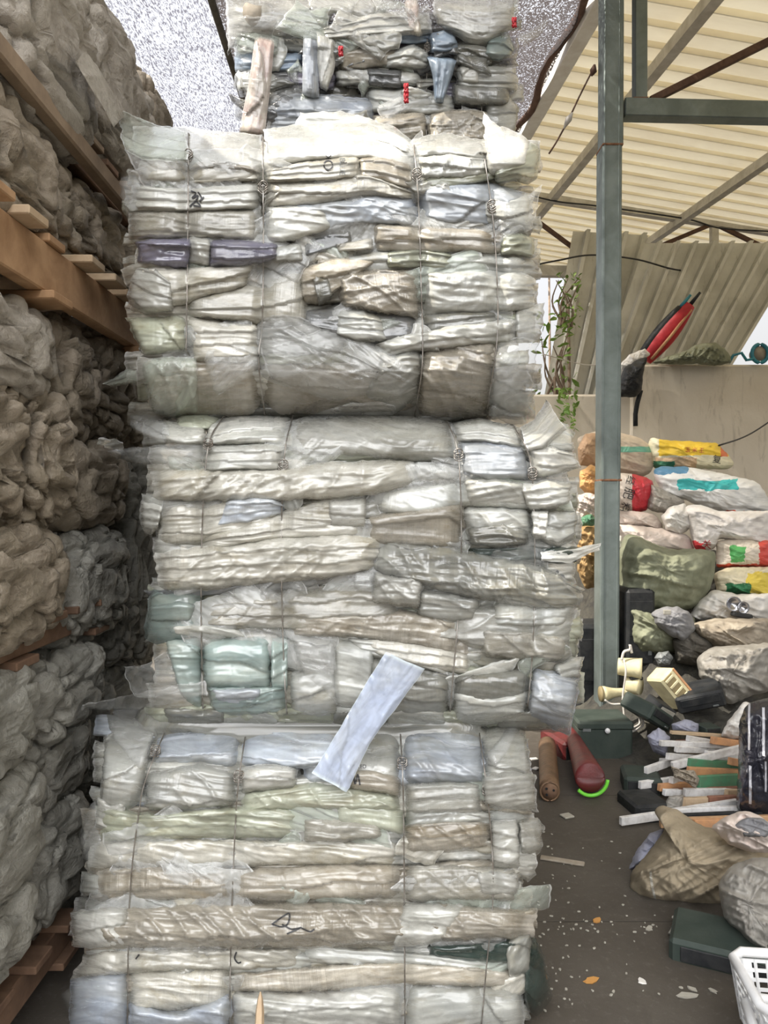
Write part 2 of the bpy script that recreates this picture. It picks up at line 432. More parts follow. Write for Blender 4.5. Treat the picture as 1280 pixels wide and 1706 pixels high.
def patterned(name, base, stops, axis=0, wob=.12, rough=.45, base2=None):
    """sack with printed fields: stops = [(lo, hi, colour)] along one side of the sack; UV 0..1"""
    m, t, b = nodes(name); uv = t.nodes.new('ShaderNodeUVMap'); uv.uv_map = 'UVMap'
    s = t.nodes.new('ShaderNodeSeparateXYZ'); t.links.new(uv.outputs[0], s.inputs[0])
    n = noise(t, uv.outputs[0], 5, 4, .6, .5)
    col = mixc(t, mrange(t, noise(t, uv.outputs[0], 7, 5, .6, .5), .4, .65), base, base2 or tuple(q * .85 for q in base))
    for st in stops:
        lo, hi, c = st[:3]; ax = st[3] if len(st) > 3 else axis; lo2, hi2 = (st[4], st[5]) if len(st) > 5 else (-1, 2)
        v = mth(t, 'ADD', s.outputs[ax], mth(t, 'MULTIPLY', mth(t, 'SUBTRACT', n, .5), wob))
        w = s.outputs[1 - ax]
        w = mth(t, 'ADD', w, mth(t, 'MULTIPLY', mth(t, 'SUBTRACT', n, .5), -wob * 2))
        f = mth(t, 'MULTIPLY', mth(t, 'GREATER_THAN', v, lo), mth(t, 'LESS_THAN', v, hi))
        f = mth(t, 'MULTIPLY', f, mth(t, 'MULTIPLY', mth(t, 'GREATER_THAN', w, lo2), mth(t, 'LESS_THAN', w, hi2)))
        col = mixc(t, f, col, c)
    t.links.new(col, b.inputs['Base Color']); b.inputs['Roughness'].default_value = rough
    bump(t, b, noise(t, vmap(t, uv.outputs[0], (1, 2, 1)), 9, 6, .65, .8, 'RIDGED_MULTIFRACTAL'), .4, .01)

# ---------------------------------------------------------------- the yard: floor, walls, roof, shade net
def mk_floor():
    m, t, b = nodes('concrete_floor'); g = t.nodes.new('ShaderNodeTexCoord').outputs['Object']
    n = noise(t, g, 1.3, 8, .65, .5); n2 = noise(t, g, 40, 5, .7); n3 = noise(t, g, 7, 6, .7, 1)
    col = mixc(t, mrange(t, n, .35, .65), (.088, .076, .062), (.055, .046, .036)); col = mixc(t, mrange(t, n2, .55, .75, 0, .5), col, (.17, .15, .13))
    col = mixc(t, mrange(t, n3, .55, .72, 0, .45), col, (.045, .038, .03))
    # shallow joints between the slabs
    s = t.nodes.new('ShaderNodeSeparateXYZ'); t.links.new(g, s.inputs[0])
    j = None
    for ax, per, off in ((0, 1.5, .42), (1, 1.1, .18)):
        f = mth(t, 'ABSOLUTE', mth(t, 'SUBTRACT', mth(t, 'FRACT', mth(t, 'ADD', mth(t, 'MULTIPLY', s.outputs[ax], 1 / per), mth(t, 'ADD', off, mth(t, 'MULTIPLY', n3, .01)))), .5))
        q = mrange(t, f, .0, .005, 1, 0); j = q if j is None else mth(t, 'MAXIMUM', j, q)
    col = mixc(t, mth(t, 'MULTIPLY', j, .8), col, (.03, .026, .022))
    t.links.new(col, b.inputs['Base Color']); b.inputs['Roughness'].default_value = .7
    bump(t, b, mth(t, 'SUBTRACT', mth(t, 'ADD', n2, n3), j), .3, .008)
mk_floor()
fl = mesh_obj('floor', [(-6, -3, 0), (9, -3, 0), (9, 16, 0), (-6, 16, 0)], [(0, 1, 2, 3)], 'concrete_floor', smooth=False); tag(fl, kind='structure')

m, t, b = nodes('plaster_wall'); g = t.nodes.new('ShaderNodeTexCoord').outputs['Object']
n = noise(t, g, 1.6, 7, .6, .5); n2 = noise(t, vmap(t, g, (3, 3, .7)), 4, 6, .7, .6)
col = mixc(t, mrange(t, n, .35, .65), (.74, .67, .56), (.64, .57, .46)); col = mixc(t, mrange(t, n2, .56, .75, 0, .6), col, (.27, .23, .17))
t.links.new(col, b.inputs['Base Color']); b.inputs['Roughness'].default_value = .85; bump(t, b, noise(t, g, 25, 6, .7), .25, .01)

WY = 7.2
def wall_box(name, x0, x1, z1, y0=WY, th=.24):
    V = []; nx = 30; rs = random.Random(3)
    mb = MB(); mb.box(((x0 + x1) / 2, y0 + th / 2, z1 / 2), (x1 - x0, th, z1), bev=.02)
    o = mb.build(name, 'plaster_wall'); tag(o, kind='structure'); return o
xw = P(1052, 620, WY).x
wall_box('wall_back', xw, 8.5, P(1060, 607, WY).z)
wall_box('wall_back_low', -5.0, xw + .02, P(950, 656, WY).z, WY + .03)

# corrugated roof over the right hand side
R0 = np.array([1.51, 5.3, 4.92]); RT = np.array([-.047, 1, .066]); RS = np.array([1, 0.02, -.16])
def RP(s, t): return R0 + RS * s + RT * t
m, t, b = nodes('roof_sheet'); g = t.nodes.new('ShaderNodeTexCoord').outputs['Object']
n = noise(t, vmap(t, g, (.4, 1, 1)), 3, 6, .6, .4)
col = mixc(t, mrange(t, n, .35, .7), (.80, .74, .58), (.68, .61, .46))
n2 = noise(t, vmap(t, g, (.3, 3, 1)), 5, 6, .7, .6); col = mixc(t, mrange(t, n2, .6, .78, 0, .5), col, (.40, .33, .22))
t.links.new(col, b.inputs['Base Color']); b.inputs['Roughness'].default_value = .5
tr = t.nodes.new('ShaderNodeBsdfTranslucent'); t.links.new(col, tr.inputs[0]); mx = t.nodes.new('ShaderNodeMixShader'); mx.inputs[0].default_value = .16
out = t.nodes['Material Output']; t.links.new(b.outputs[0], mx.inputs[1]); t.links.new(tr.outputs[0], mx.inputs[2]); t.links.new(mx.outputs[0], out.inputs[0])
# trapezoid ribs across the slope, every 0.26 m
tt = []; hh = []
T0, T1 = -7.56, 6.6; k = T0  # near end extended out of view to shade the scrap at lower right
while k < T1:
    for dt, h in ((0, 0), (.18, 0), (.186, -.09), (.254, -.09), (.26, 0)): tt.append(k + dt); hh.append(h)
    k += .26
ss = np.linspace(0, 6.5, 14)
V = np.array([[RP(s, q) + np.array([0, 0, -h]) for q, h in zip(tt, hh)] for s in ss]).reshape(-1, 3)
roof = mesh_obj('ceiling', V, grid_faces(len(ss), len(tt)), 'roof_sheet', smooth=False); tag(roof, kind='structure')
# eave strip along the left edge of the roof, colour whitened to look sunlit
mb = MB(); mb.bar(RP(-.02, T0) + [0, 0, -.03], RP(-.02, T1) + [0, 0, -.03], .12, .14, bev=.006); simple('eave_sunlit', (.86, .84, .78), (.74, .70, .62), 8, .5); tag(mb.build('trim_1', 'eave_sunlit'), kind='structure')
# purlins
for s in (.62, 2.15, 3.7, 5.2):
    mb = MB(); a_ = RP(s, T0) + [0, 0, -.085]; b_ = RP(s, T1) + [0, 0, -.085]
    mb.bar(a_, b_, .05, .09); mb.bar(a_ + [.03, 0, -.04], b_ + [.03, 0, -.04], .06, .01)
    pu = mb.build('purlin', 'steel_pale')
    tag(pu, {.62: 'roof purlin nearest the left eave, above the grey steel post', 2.15: 'second purlin from the left eave under the corrugated roof', 3.7: 'third purlin from the left eave under the corrugated roof', 5.2: 'roof purlin furthest right under the corrugated roof'}[s], 'purlin', 'purlins under the corrugated roof')

# front frame: tall post with welded joints, beam, short stud, rusty brace
post = empty('steel_post', (P(1010, 1195, 4.85).x, 4.9, 0), 'tall grey-green square steel post with rusty weld joints standing right of the bales', 'post')
xl, xr = P(1002, 835, 4.85).x, P(1033, 835, 4.85).x
mb = MB(); w_ = xr - xl
for (z0, z1, xo) in ((0.0, P(0, 800, 4.85).z, .0), (P(0, 800, 4.85).z, P(0, 240, 4.85).z, .004), (P(0, 240, 4.85).z, 5.05, .012)):
    mb.box(((xl + xr) / 2 + xo, 4.85 + .075, (z0 + z1) / 2), (w_ + .006, .15, z1 - z0), bev=.008)
for i in (-1, 1): mb.box(((xl + xr) / 2 + .045 * i, 4.849, 2.4), (.006, .006, 4.8), bev=.002)
pm = mb.build('shaft', 'steel', post)
for y in (240, 800):
    mb = MB(); mb.box(((xl + xr) / 2 + .006, 4.85 + .075, P(0, y, 4.85).z), (w_ + .014, .158, .014), bev=.003); tag(mb.build('weld_seam', 'rust', post), 'rusty weld seam')
mb = MB(); mb.box(((xl + xr) / 2, 4.92, .01), (.26, .3, .02)); mb.build('base_plate', 'steel_rust', post)

beam = empty('roof_frame', tuple(P(1042, 185, 4.9)), 'grey steel cross beam with short stud and dark brace right of the post', 'beam')
mb = MB(); mb.bar(P(1038, 183, 4.92), P(1420, 192, 4.92), .10, .115, bev=.006); mb.build('cross_beam', 'steel', beam)
mb = MB(); mb.bar(P(1066, 172, 4.92), P(1066, -60, 4.92), .078, .078, up=(0, 1, 0), bev=.005); mb.build('stud', 'steel', beam)
mb = MB(); mb.bar(P(1084, 168, 4.92), P(1300, 60, 4.92), .045, .045, bev=.003); mb.build('diagonal_brace', 'steel_rust', beam)
mb = MB(); mb.box(P(1066, 168, 4.90), (.10, .05, .03), bev=.004); mb.build('weld_seam', 'rust', beam)

# far truss under the roof
TY = 9.1
tr_ = empty('roof_truss', tuple(P(1100, 455, TY)), 'far steel truss with rusty diagonals hanging under the corrugated roof', 'truss')
mb = MB(); mb.bar(P(870, 323, TY), P(1420, 405, TY), .09, .10); mb.build('top_chord', 'steel_pale', tr_)
mb = MB(); mb.bar(P(872, 452, TY), P(1420, 459, TY), .10, .12); mb.build('bottom_chord', 'steel_pale', tr_)
mb = MB(); mb.bar(P(1190, 375, TY), P(1190, 450, TY), .08, .08, up=(0, 1, 0)); mb.build('stud', 'steel_pale', tr_)
for a_, b_ in (((884, 360), (1000, 446)), ((1028, 440), (1188, 373)), ((1194, 374), (1330, 440))):
    mb = MB(); mb.bar(P(*a_, TY), P(*b_, TY), .04, .045); mb.build('diagonal', 'steel_rust', tr_)

# leaning corrugated fence behind the wall
m, t, b = nodes('fence_sheet'); g = t.nodes.new('ShaderNodeTexCoord').outputs['Object']
n = noise(t, g, 2.0, 6, .6, .5)
col = mixc(t, mrange(t, n, .35, .65), (.68, .67, .61), (.50, .49, .43)); col = mixc(t, mrange(t, noise(t, vmap(t, g, (3, 1, .6)), 5, 6, .7, .6), .58, .75, 0, .6), col, (.18, .15, .10))
t.links.new(col, b.inputs['Base Color']); b.inputs['Roughness'].default_value = .5; b.inputs['Metallic'].default_value = .25
def fence(name, corners, label, nrib, FY):
    (a0, a1), (b0, b1) = corners       # bottom-left, top-left ; bottom-right, top-right (picture points)
    A0, A1, B0, B1 = [np.array(P(*q, FY + (.0 if i % 2 == 0 else .25))) for i, q in enumerate((a0, a1, b0, b1))]
    us = []; hs = []
    for k in range(nrib):
        for du, h in ((0, 0), (.60, 0), (.64, .09), (.84, .09), (.88, 0)): us.append((k + du) / nrib); hs.append(h)
    us.append(1); hs.append(0)
    V = []
    for u, h in zip(us, hs):
        for v in np.linspace(0, 1, 9):
            p = (A0 * (1 - u) + B0 * u) * (1 - v) + (A1 * (1 - u) + B1 * u) * v
            V.append(p + np.array([0, -h + .02 * float(pn(u * 5, v * 3)), 0]))
    fo = mesh_obj(name, V, grid_faces(len(us), 9), 'fence_sheet', smooth=False); tag(fo, label, 'fence'); return fo
fence('corrugated_fence', (((855, 1040), (1075, 405)), ((954, 1040), (1345, 405))), 'leaning corrugated metal sheet fence behind the plastered wall, right part', 9, 8.4)
fence('corrugated_fence', (((841, 1040), (955, 385)), ((897, 1040), (1080, 392))), 'pale corrugated metal sheet seen between the bales and the steel post', 4, 8.7)

# shade net overhead: bright thin panel on the left, dense double panel on the right
def net(name, hole, c, scl, label, corners, streak):
    m, t, b = nodes(name + '_mat'); g = t.nodes.new('ShaderNodeTexCoord').outputs['Object']
    n = noise(t, vmap(t, g, streak), scl, 3, .75, .2); n2 = noise(t, g, 2.2, 4, .6, .5)
    v = mth(t, 'ADD', n, mth(t, 'MULTIPLY', mth(t, 'SUBTRACT', n2, .5), .12))
    a_ = mrange(t, v, hole - .035, hole + .035, 0.0, 1.0)
    b.inputs['Base Color'].default_value = c4(c); b.inputs['Roughness'].default_value = .7
    tl = t.nodes.new('ShaderNodeBsdfTranslucent'); tl.inputs[0].default_value = c4(tuple(min(1, q * 1.2) for q in c)); tp = t.nodes.new('ShaderNodeBsdfTransparent')
    m1 = t.nodes.new('ShaderNodeMixShader'); m1.inputs[0].default_value = .4; t.links.new(b.outputs[0], m1.inputs[1]); t.links.new(tl.outputs[0], m1.inputs[2])
    m2 = t.nodes.new('ShaderNodeMixShader'); t.links.new(a_, m2.inputs[0]); t.links.new(tp.outputs[0], m2.inputs[1]); t.links.new(m1.outputs[0], m2.inputs[2])
    t.links.new(m2.outputs[0], t.nodes['Material Output'].inputs[0])
    A, B, C, D = [np.array(q) for q in corners]
    nu, nv = 40, 40; V = []
    for u in np.linspace(0, 1, nu):
        for v_ in np.linspace(0, 1, nv):
            p = (A * (1 - u) + B * u) * (1 - v_) + (D * (1 - u) + C * u) * v_
            V.append(p + np.array([0, 0, -.12 * math.sin(math.pi * u) * (.7 + .3 * math.sin(9 * v_)) + .03 * float(pn(p[0] * 2, p[1] * 2))]))
    o = mesh_obj(name, V, grid_faces(nu, nv), m); tag(o, label, 'shade net'); return o
NZ = 4.80
net('shade_net', .52, (.13, .13, .16), 38, 'pale sunlit shade netting stretched overhead on the left', [(-4.5, 1.0, NZ + .0), (-1.03, 1.0, NZ - .12), (-1.48, 12, NZ + .5), (-5, 12, NZ + .6)], (2.6, .55, 1))  # near end extended out of view to filter sun on the front bales
net('shade_net', .43, (.08, .07, .07), 58, 'dense dark speckled shade netting overhead between the seam and the roof eave', [(-1.03, 1.0, NZ - .13), (1.60, 1.0, NZ - .20), (1.10, 12, NZ + .48), (-1.48, 12, NZ + .49)], (1.4, .9, 1))
mb = MB(); mb.tube([(-1.11 - .04 * k, 3.2 + k * .98, NZ - .02 + .057 * k + .02 * math.sin(k * 2)) for k in range(10)], .028, 6)
tag(mb.build('net_seam_rope', 'cloth_dark', smooth=True), 'dark stitched seam rope running along the shade netting', 'rope')
mb = MB(); mb.tube([Vector(RP(-.13, q)) + Vector((0.03 * math.sin(q * 5), 0, -.07 + .03 * math.sin(q * 3.1))) for q in np.linspace(-3.2, 4.5, 38)], .032, 8)
tag(mb.build('edge_pipe', 'steel_rust', smooth=True), 'dark brown pipe holding the net beside the pale roof eave', 'pipe')
# ---------------------------------------------------------------- bales of baled plastic film
class Bale:
    def __init__(s, D, x0, x1, y0, y1, rt, rb, label, depth=.86, wires=()):
        s.D, s.x0, s.x1, s.y0, s.y1, s.rt, s.rb, s.depth, s.wires = D, x0, x1, y0, y1, rt, rb, depth, wires
        s.n = 0
        base = P((x0 + x1) / 2, y1, D)
        s.root = empty('film_bale', (base.x, D + depth / 2, base.z), label, 'bale', 'stacked bales of clear plastic film')
    def d(s, x, y):
        """distance of the face of the bale: rounded shoulders, bulging belly"""
        x = np.asarray(x, float); y = np.asarray(y, float)
        t = np.clip((s.y0 + s.rt[0] - y) / s.rt[0], 0, 1.3); b = np.clip((y - s.y1 + s.rb[0]) / s.rb[0], 0, 1.3)
        l = np.clip((s.x0 + 45 - x) / 45, 0, 2); r = np.clip((x - s.x1 + 45) / 45, 0, 2)
        return s.D + s.rt[1] * t**2.2 + s.rb[1] * b**2.2 + .045 * l**2 + .045 * r**2 + .012 * pn(x / 90, y / 60, s.D * 9 + s.y0)
    def pinch(s, x, y):
        g = np.zeros_like(x)
        for w in s.wires:
            w = np.array(w, float); wx = np.interp(y, w[:, 1], w[:, 0]); inside = (y > w[0, 1] - 10) & (y < w[-1, 1] + 10)
            g = np.maximum(g, np.exp(-((x - wx) / 13)**2) * inside)
        return g
def resamp(p, n):
    p = np.array(p, float)
    if len(p) == 1: p = np.vstack([p, p + [1, 0]])
    d = np.concatenate([[0], np.cumsum(np.linalg.norm(np.diff(p, axis=0), axis=1))]); d /= d[-1]
    t = np.linspace(0, 1, n); q = np.stack([np.interp(t, d, p[:, 0]), np.interp(t, d, p[:, 1])], -1)
    k = max(1, n // (4 * (len(p)))) if len(p) > 2 else 0
    for _ in range(2):
        if k < 2: break
        pad = np.vstack([2 * q[:1] - q[k:0:-1], q, 2 * q[-1:] - q[-2:-k - 2:-1]])
        ker = np.ones(2 * k + 1) / (2 * k + 1)
        q = np.stack([np.convolve(pad[:, 0], ker, 'valid'), np.convolve(pad[:, 1], ker, 'valid')], -1)
    return q
seedc = [0]
def sheet(B, mat, T, Bm, lift=0.0, puff=.035, tuck=.05, cr=1.0, ang=None, rag=1.0, name='film_fold', endtuck=.06, dfun=None, fine=1.0, label=None):
    seedc[0] += 1; sd_ = seedc[0] * 3.71
    rs = random.Random(seedc[0])
    T = np.array(T, float); Bm = np.array(Bm, float)
    cr = cr * rs.choice((.35, .55, .8, 1.1, 1.3)); T[:, 1] -= 1.5; Bm[:, 1] += 2.5
    L = np.linalg.norm(T[-1] - T[0]) + 1; H = np.linalg.norm((T + 0)[len(T) // 2] - Bm[len(Bm) // 2]) + 1
    nu = int(np.clip(L / 3.2, 14, 200)); nv = int(np.clip(H / 2.3, 12, 80))
    t = resamp(T, nu)[:, None, :]; b_ = resamp(Bm, nu)[:, None, :]
    v = np.linspace(0, 1, nv)[None, :, None]; u = np.linspace(0, 1, nu)[:, None] + np.zeros((1, nv)); vv = v[..., 0] + 0 * u
    px = t * (1 - v) + b_ * v
    # torn / uneven outline
    en = rag * (3.0 * pn(px[..., 0] / 26, px[..., 1] / 40, sd_) + 1.6 * pn(px[..., 0] / 9, px[..., 1] / 12, sd_))
    w_ = np.abs(2 * vv - 1)**3
    px[..., 1] += en * w_ * 1.1
    we = np.abs(2 * u - 1)**12
    px[..., 0] += rag * we * (5 * pn(px[..., 1] / 14, sd_) + 1.4 * pn(px[..., 1] / 6, sd_))
    x, y = px[..., 0], px[..., 1]
    D = (dfun or B.d)(x, y)
    prof = 1 - np.abs(2 * vv - 1)**rs.choice((4, 5, 7))
    scale = B.D / F
    pf = min(puff * .62, H * scale * .3); tuck *= .6
    D = D - rs.uniform(-.016, .010) * (vv - .5) * 2 * min(1, H / 30)
    D = D - lift - pf * prof * (1 - .6 * B.pinch(x, y) * (1 if lift < .03 else 0)) + tuck * np.abs(2 * vv - 1)**6 + endtuck * np.abs(2 * u - 1)**14
    D = D + .010 * B.pinch(x, y)
    # wrinkles: long creases running with the fold, fans, crumple
    a = rs.uniform(-.16, .16) if ang is None else ang
    X = x * scale; Z = -y * scale
    p = X * math.cos(a) + Z * math.sin(a); q = -X * math.sin(a) + Z * math.cos(a)
    q = q + .012 * pn(p * 7, q * 7, sd_)
    w1 = ridge(p * 2.6, q * 36, sd_)**2; w2 = ridge(p * 11, q * 55, sd_ + 5)**2
    a2 = a + rs.choice((-1, 1)) * rs.uniform(.5, 1.1)
    p2 = X * math.cos(a2) + Z * math.sin(a2); q2 = -X * math.sin(a2) + Z * math.cos(a2)
    w3 = ridge(p2 * 6, q2 * 24, sd_ + 9)**3
    w4 = np.abs(pn(p * 16, q * 34, sd_)) + .6 * np.abs(pn(p2 * 34, q2 * 60, sd_ + 4)) - .4
    w5 = 1 - 2.4 * np.abs(pn(X * 8, Z * 12, sd_ + 2))
    w6 = 0
    for _k in range(3):
        q0 = rs.uniform(0, 1) * (q.max() - q.min()) + q.min(); sl = rs.uniform(-.12, .12)
        w6 = w6 + np.clip(1 - np.abs(q - q0 - sl * (p - p.mean()) + .004 * pn(p * 9, sd_ + _k)) / .0055, 0, 1) * np.clip(pn(p * 3, _k + sd_) * 2 + .6, 0, 1)
    D = D - cr * (.0045 * w1 + .003 * w2 * fine + rs.choice((.002, .003, .008)) * w3 + .0028 * w4 + .002 * w5 + .0045 * w6)
    # several folded layers lying over each other, each ending in a crisp edge
    kk = rs.choice((.4, .7, 1.1, 1.8, 2.6, 3.4)) * min(1, H / 34); st = vv * kk + .55 * pn(p * 2.6, sd_) + .22 * pn(p * 9, sd_ + 3) + rs.uniform(-.6, .6) * (u - .5)
    lay = np.floor(st); D = D - .0085 * (st - lay) * (1 if puff > .013 else .35) + .003 * pn(lay * 3.3, p * 3, sd_)
    V = PA(x, y, D).reshape(-1, 3)
    ox, oz = rs.uniform(0, 9), rs.uniform(0, 9)
    uv = np.stack([p + ox + lay * .37, q + oz + lay * .61], -1).reshape(-1, 2); uv2 = np.stack([u, vv], -1).reshape(-1, 2)
    o = mesh_obj(name, V, grid_faces(nu, nv), mat, B.root, uv, True, uv2)
    if label: o['label'] = label
    B.n += 1
    return o
def core(B, mat='film_smoke'):  # dark film colour stands in for the shade seen between folds
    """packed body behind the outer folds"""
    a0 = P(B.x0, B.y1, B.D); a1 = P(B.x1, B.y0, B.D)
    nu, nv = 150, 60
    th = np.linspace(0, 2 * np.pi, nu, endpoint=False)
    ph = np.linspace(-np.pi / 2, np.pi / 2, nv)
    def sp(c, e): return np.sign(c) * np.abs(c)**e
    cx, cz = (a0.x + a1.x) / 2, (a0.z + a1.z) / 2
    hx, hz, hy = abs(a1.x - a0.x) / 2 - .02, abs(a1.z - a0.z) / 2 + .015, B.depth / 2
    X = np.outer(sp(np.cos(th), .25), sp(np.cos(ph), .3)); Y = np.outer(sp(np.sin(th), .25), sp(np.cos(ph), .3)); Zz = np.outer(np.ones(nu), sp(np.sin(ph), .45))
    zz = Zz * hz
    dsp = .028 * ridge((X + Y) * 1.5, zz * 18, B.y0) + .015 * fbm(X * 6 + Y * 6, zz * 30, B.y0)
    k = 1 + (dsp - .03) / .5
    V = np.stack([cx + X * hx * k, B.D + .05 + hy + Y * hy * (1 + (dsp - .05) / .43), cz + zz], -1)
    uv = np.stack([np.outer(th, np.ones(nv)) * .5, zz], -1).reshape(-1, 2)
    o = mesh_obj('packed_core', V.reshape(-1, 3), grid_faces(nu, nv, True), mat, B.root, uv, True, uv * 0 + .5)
def fill(B, rng, mats, rows, hmin=16, hmax=34, lens=(110, 330), lift=(-.03, .0)):
    """the many smaller folds showing between the large ones"""
    y = rng[2]
    while y < rng[3]:
        h = rows.uniform(hmin, hmax); x = rng[0] + rows.uniform(-16, 18); xe = rng[1] + rows.uniform(-24, 10)
        while x < xe - 20:
            L = min(rows.uniform(*lens), xe - x + 8); s = rows.uniform(-.07, .07)
            hh = h * rows.uniform(.8, 1.5); yc = y + rows.uniform(-6, 6)
            t = [(x, yc - hh / 2 - s * L / 2 + rows.uniform(-4, 4)), (x + L / 2, yc - hh / 2 + rows.uniform(-5, 5)), (x + L, yc - hh / 2 + s * L / 2)]
            b = [(x + rows.uniform(-6, 6), yc + hh / 2 - s * L / 2), (x + L / 2, yc + hh / 2 + rows.uniform(-5, 5)), (x + L, yc + hh / 2 + s * L / 2)]
            sheet(B, rows.choice(mats), t, b, lift=rows.uniform(*lift), puff=.03, cr=1.2)
            x += L * rows.uniform(.8, 1.0)
        y += h * .95
def scraps(B, rows, mats, n, box, size=(28, 85), lift=(.004, .022), cr=1.3, jit=.28):
    """torn ends and loose wraps lying over the folds"""
    for _ in range(n):
        x = rows.uniform(box[0], box[1]); y = rows.uniform(box[2], box[3]); w = rows.uniform(*size) * 1.5; h = rows.uniform(*size) * .55
        a = rows.uniform(-.5, .5); c, s = math.cos(a), math.sin(a)
        def r(dx, dy): return (x + dx * c - dy * s, y + dx * s + dy * c)
        j = lambda: rows.uniform(-jit, jit)
        t = [r(-w / 2 + w * j() * .5, -h / 2 + h * j()), r(0, -h / 2 + h * j()), r(w / 2 + w * j() * .5, -h / 2 + h * j())]
        b = [r(-w / 2 + w * j() * .5, h / 2 + h * j()), r(0, h / 2 + h * j()), r(w / 2 + w * j() * .5, h / 2 + h * j())]
        sheet(B, rows.choice(mats), t, b, lift=rows.uniform(*lift), puff=.012, tuck=.012, cr=cr, ang=rows.uniform(-1.3, 1.3), name='loose_wrap', endtuck=.012)
def wires(B, back=.30):
    for k, w in enumerate(B.wires):
        w = np.array(w, float); p = spline(w, 70)
        d = B.d(p[:, 0], p[:, 1]) - .030 - .003 * np.sin(p[:, 1] / 13 + k)
        V = PA(p[:, 0], p[:, 1], d)
        V = [tuple(q) for q in V]
        top = (V[0][0], V[0][1] + .10, V[0][2] + .012); 
        pts = [(V[0][0], V[0][1] + back, V[0][2] + .02), top] + V + [(V[-1][0], V[-1][1] + .12, V[-1][2] - .01)]
        mb = MB(); mb.tube(pts, .0019, 6)
        # twisted knot of the wire near the shoulder
        q = V[int(8 + (k * 5) % 9)]
        for a in range(3): mb.tube([(q[0] + .012 * math.cos(t + a * 2), q[1] - .004 + .004 * math.sin(t * 3), q[2] + .010 * math.sin(t + a * 2) + .006 * a) for t in np.linspace(0, 5.5, 12)], .0017, 5)
        mb.build('baling_wire', 'wire', B.root, smooth=True)

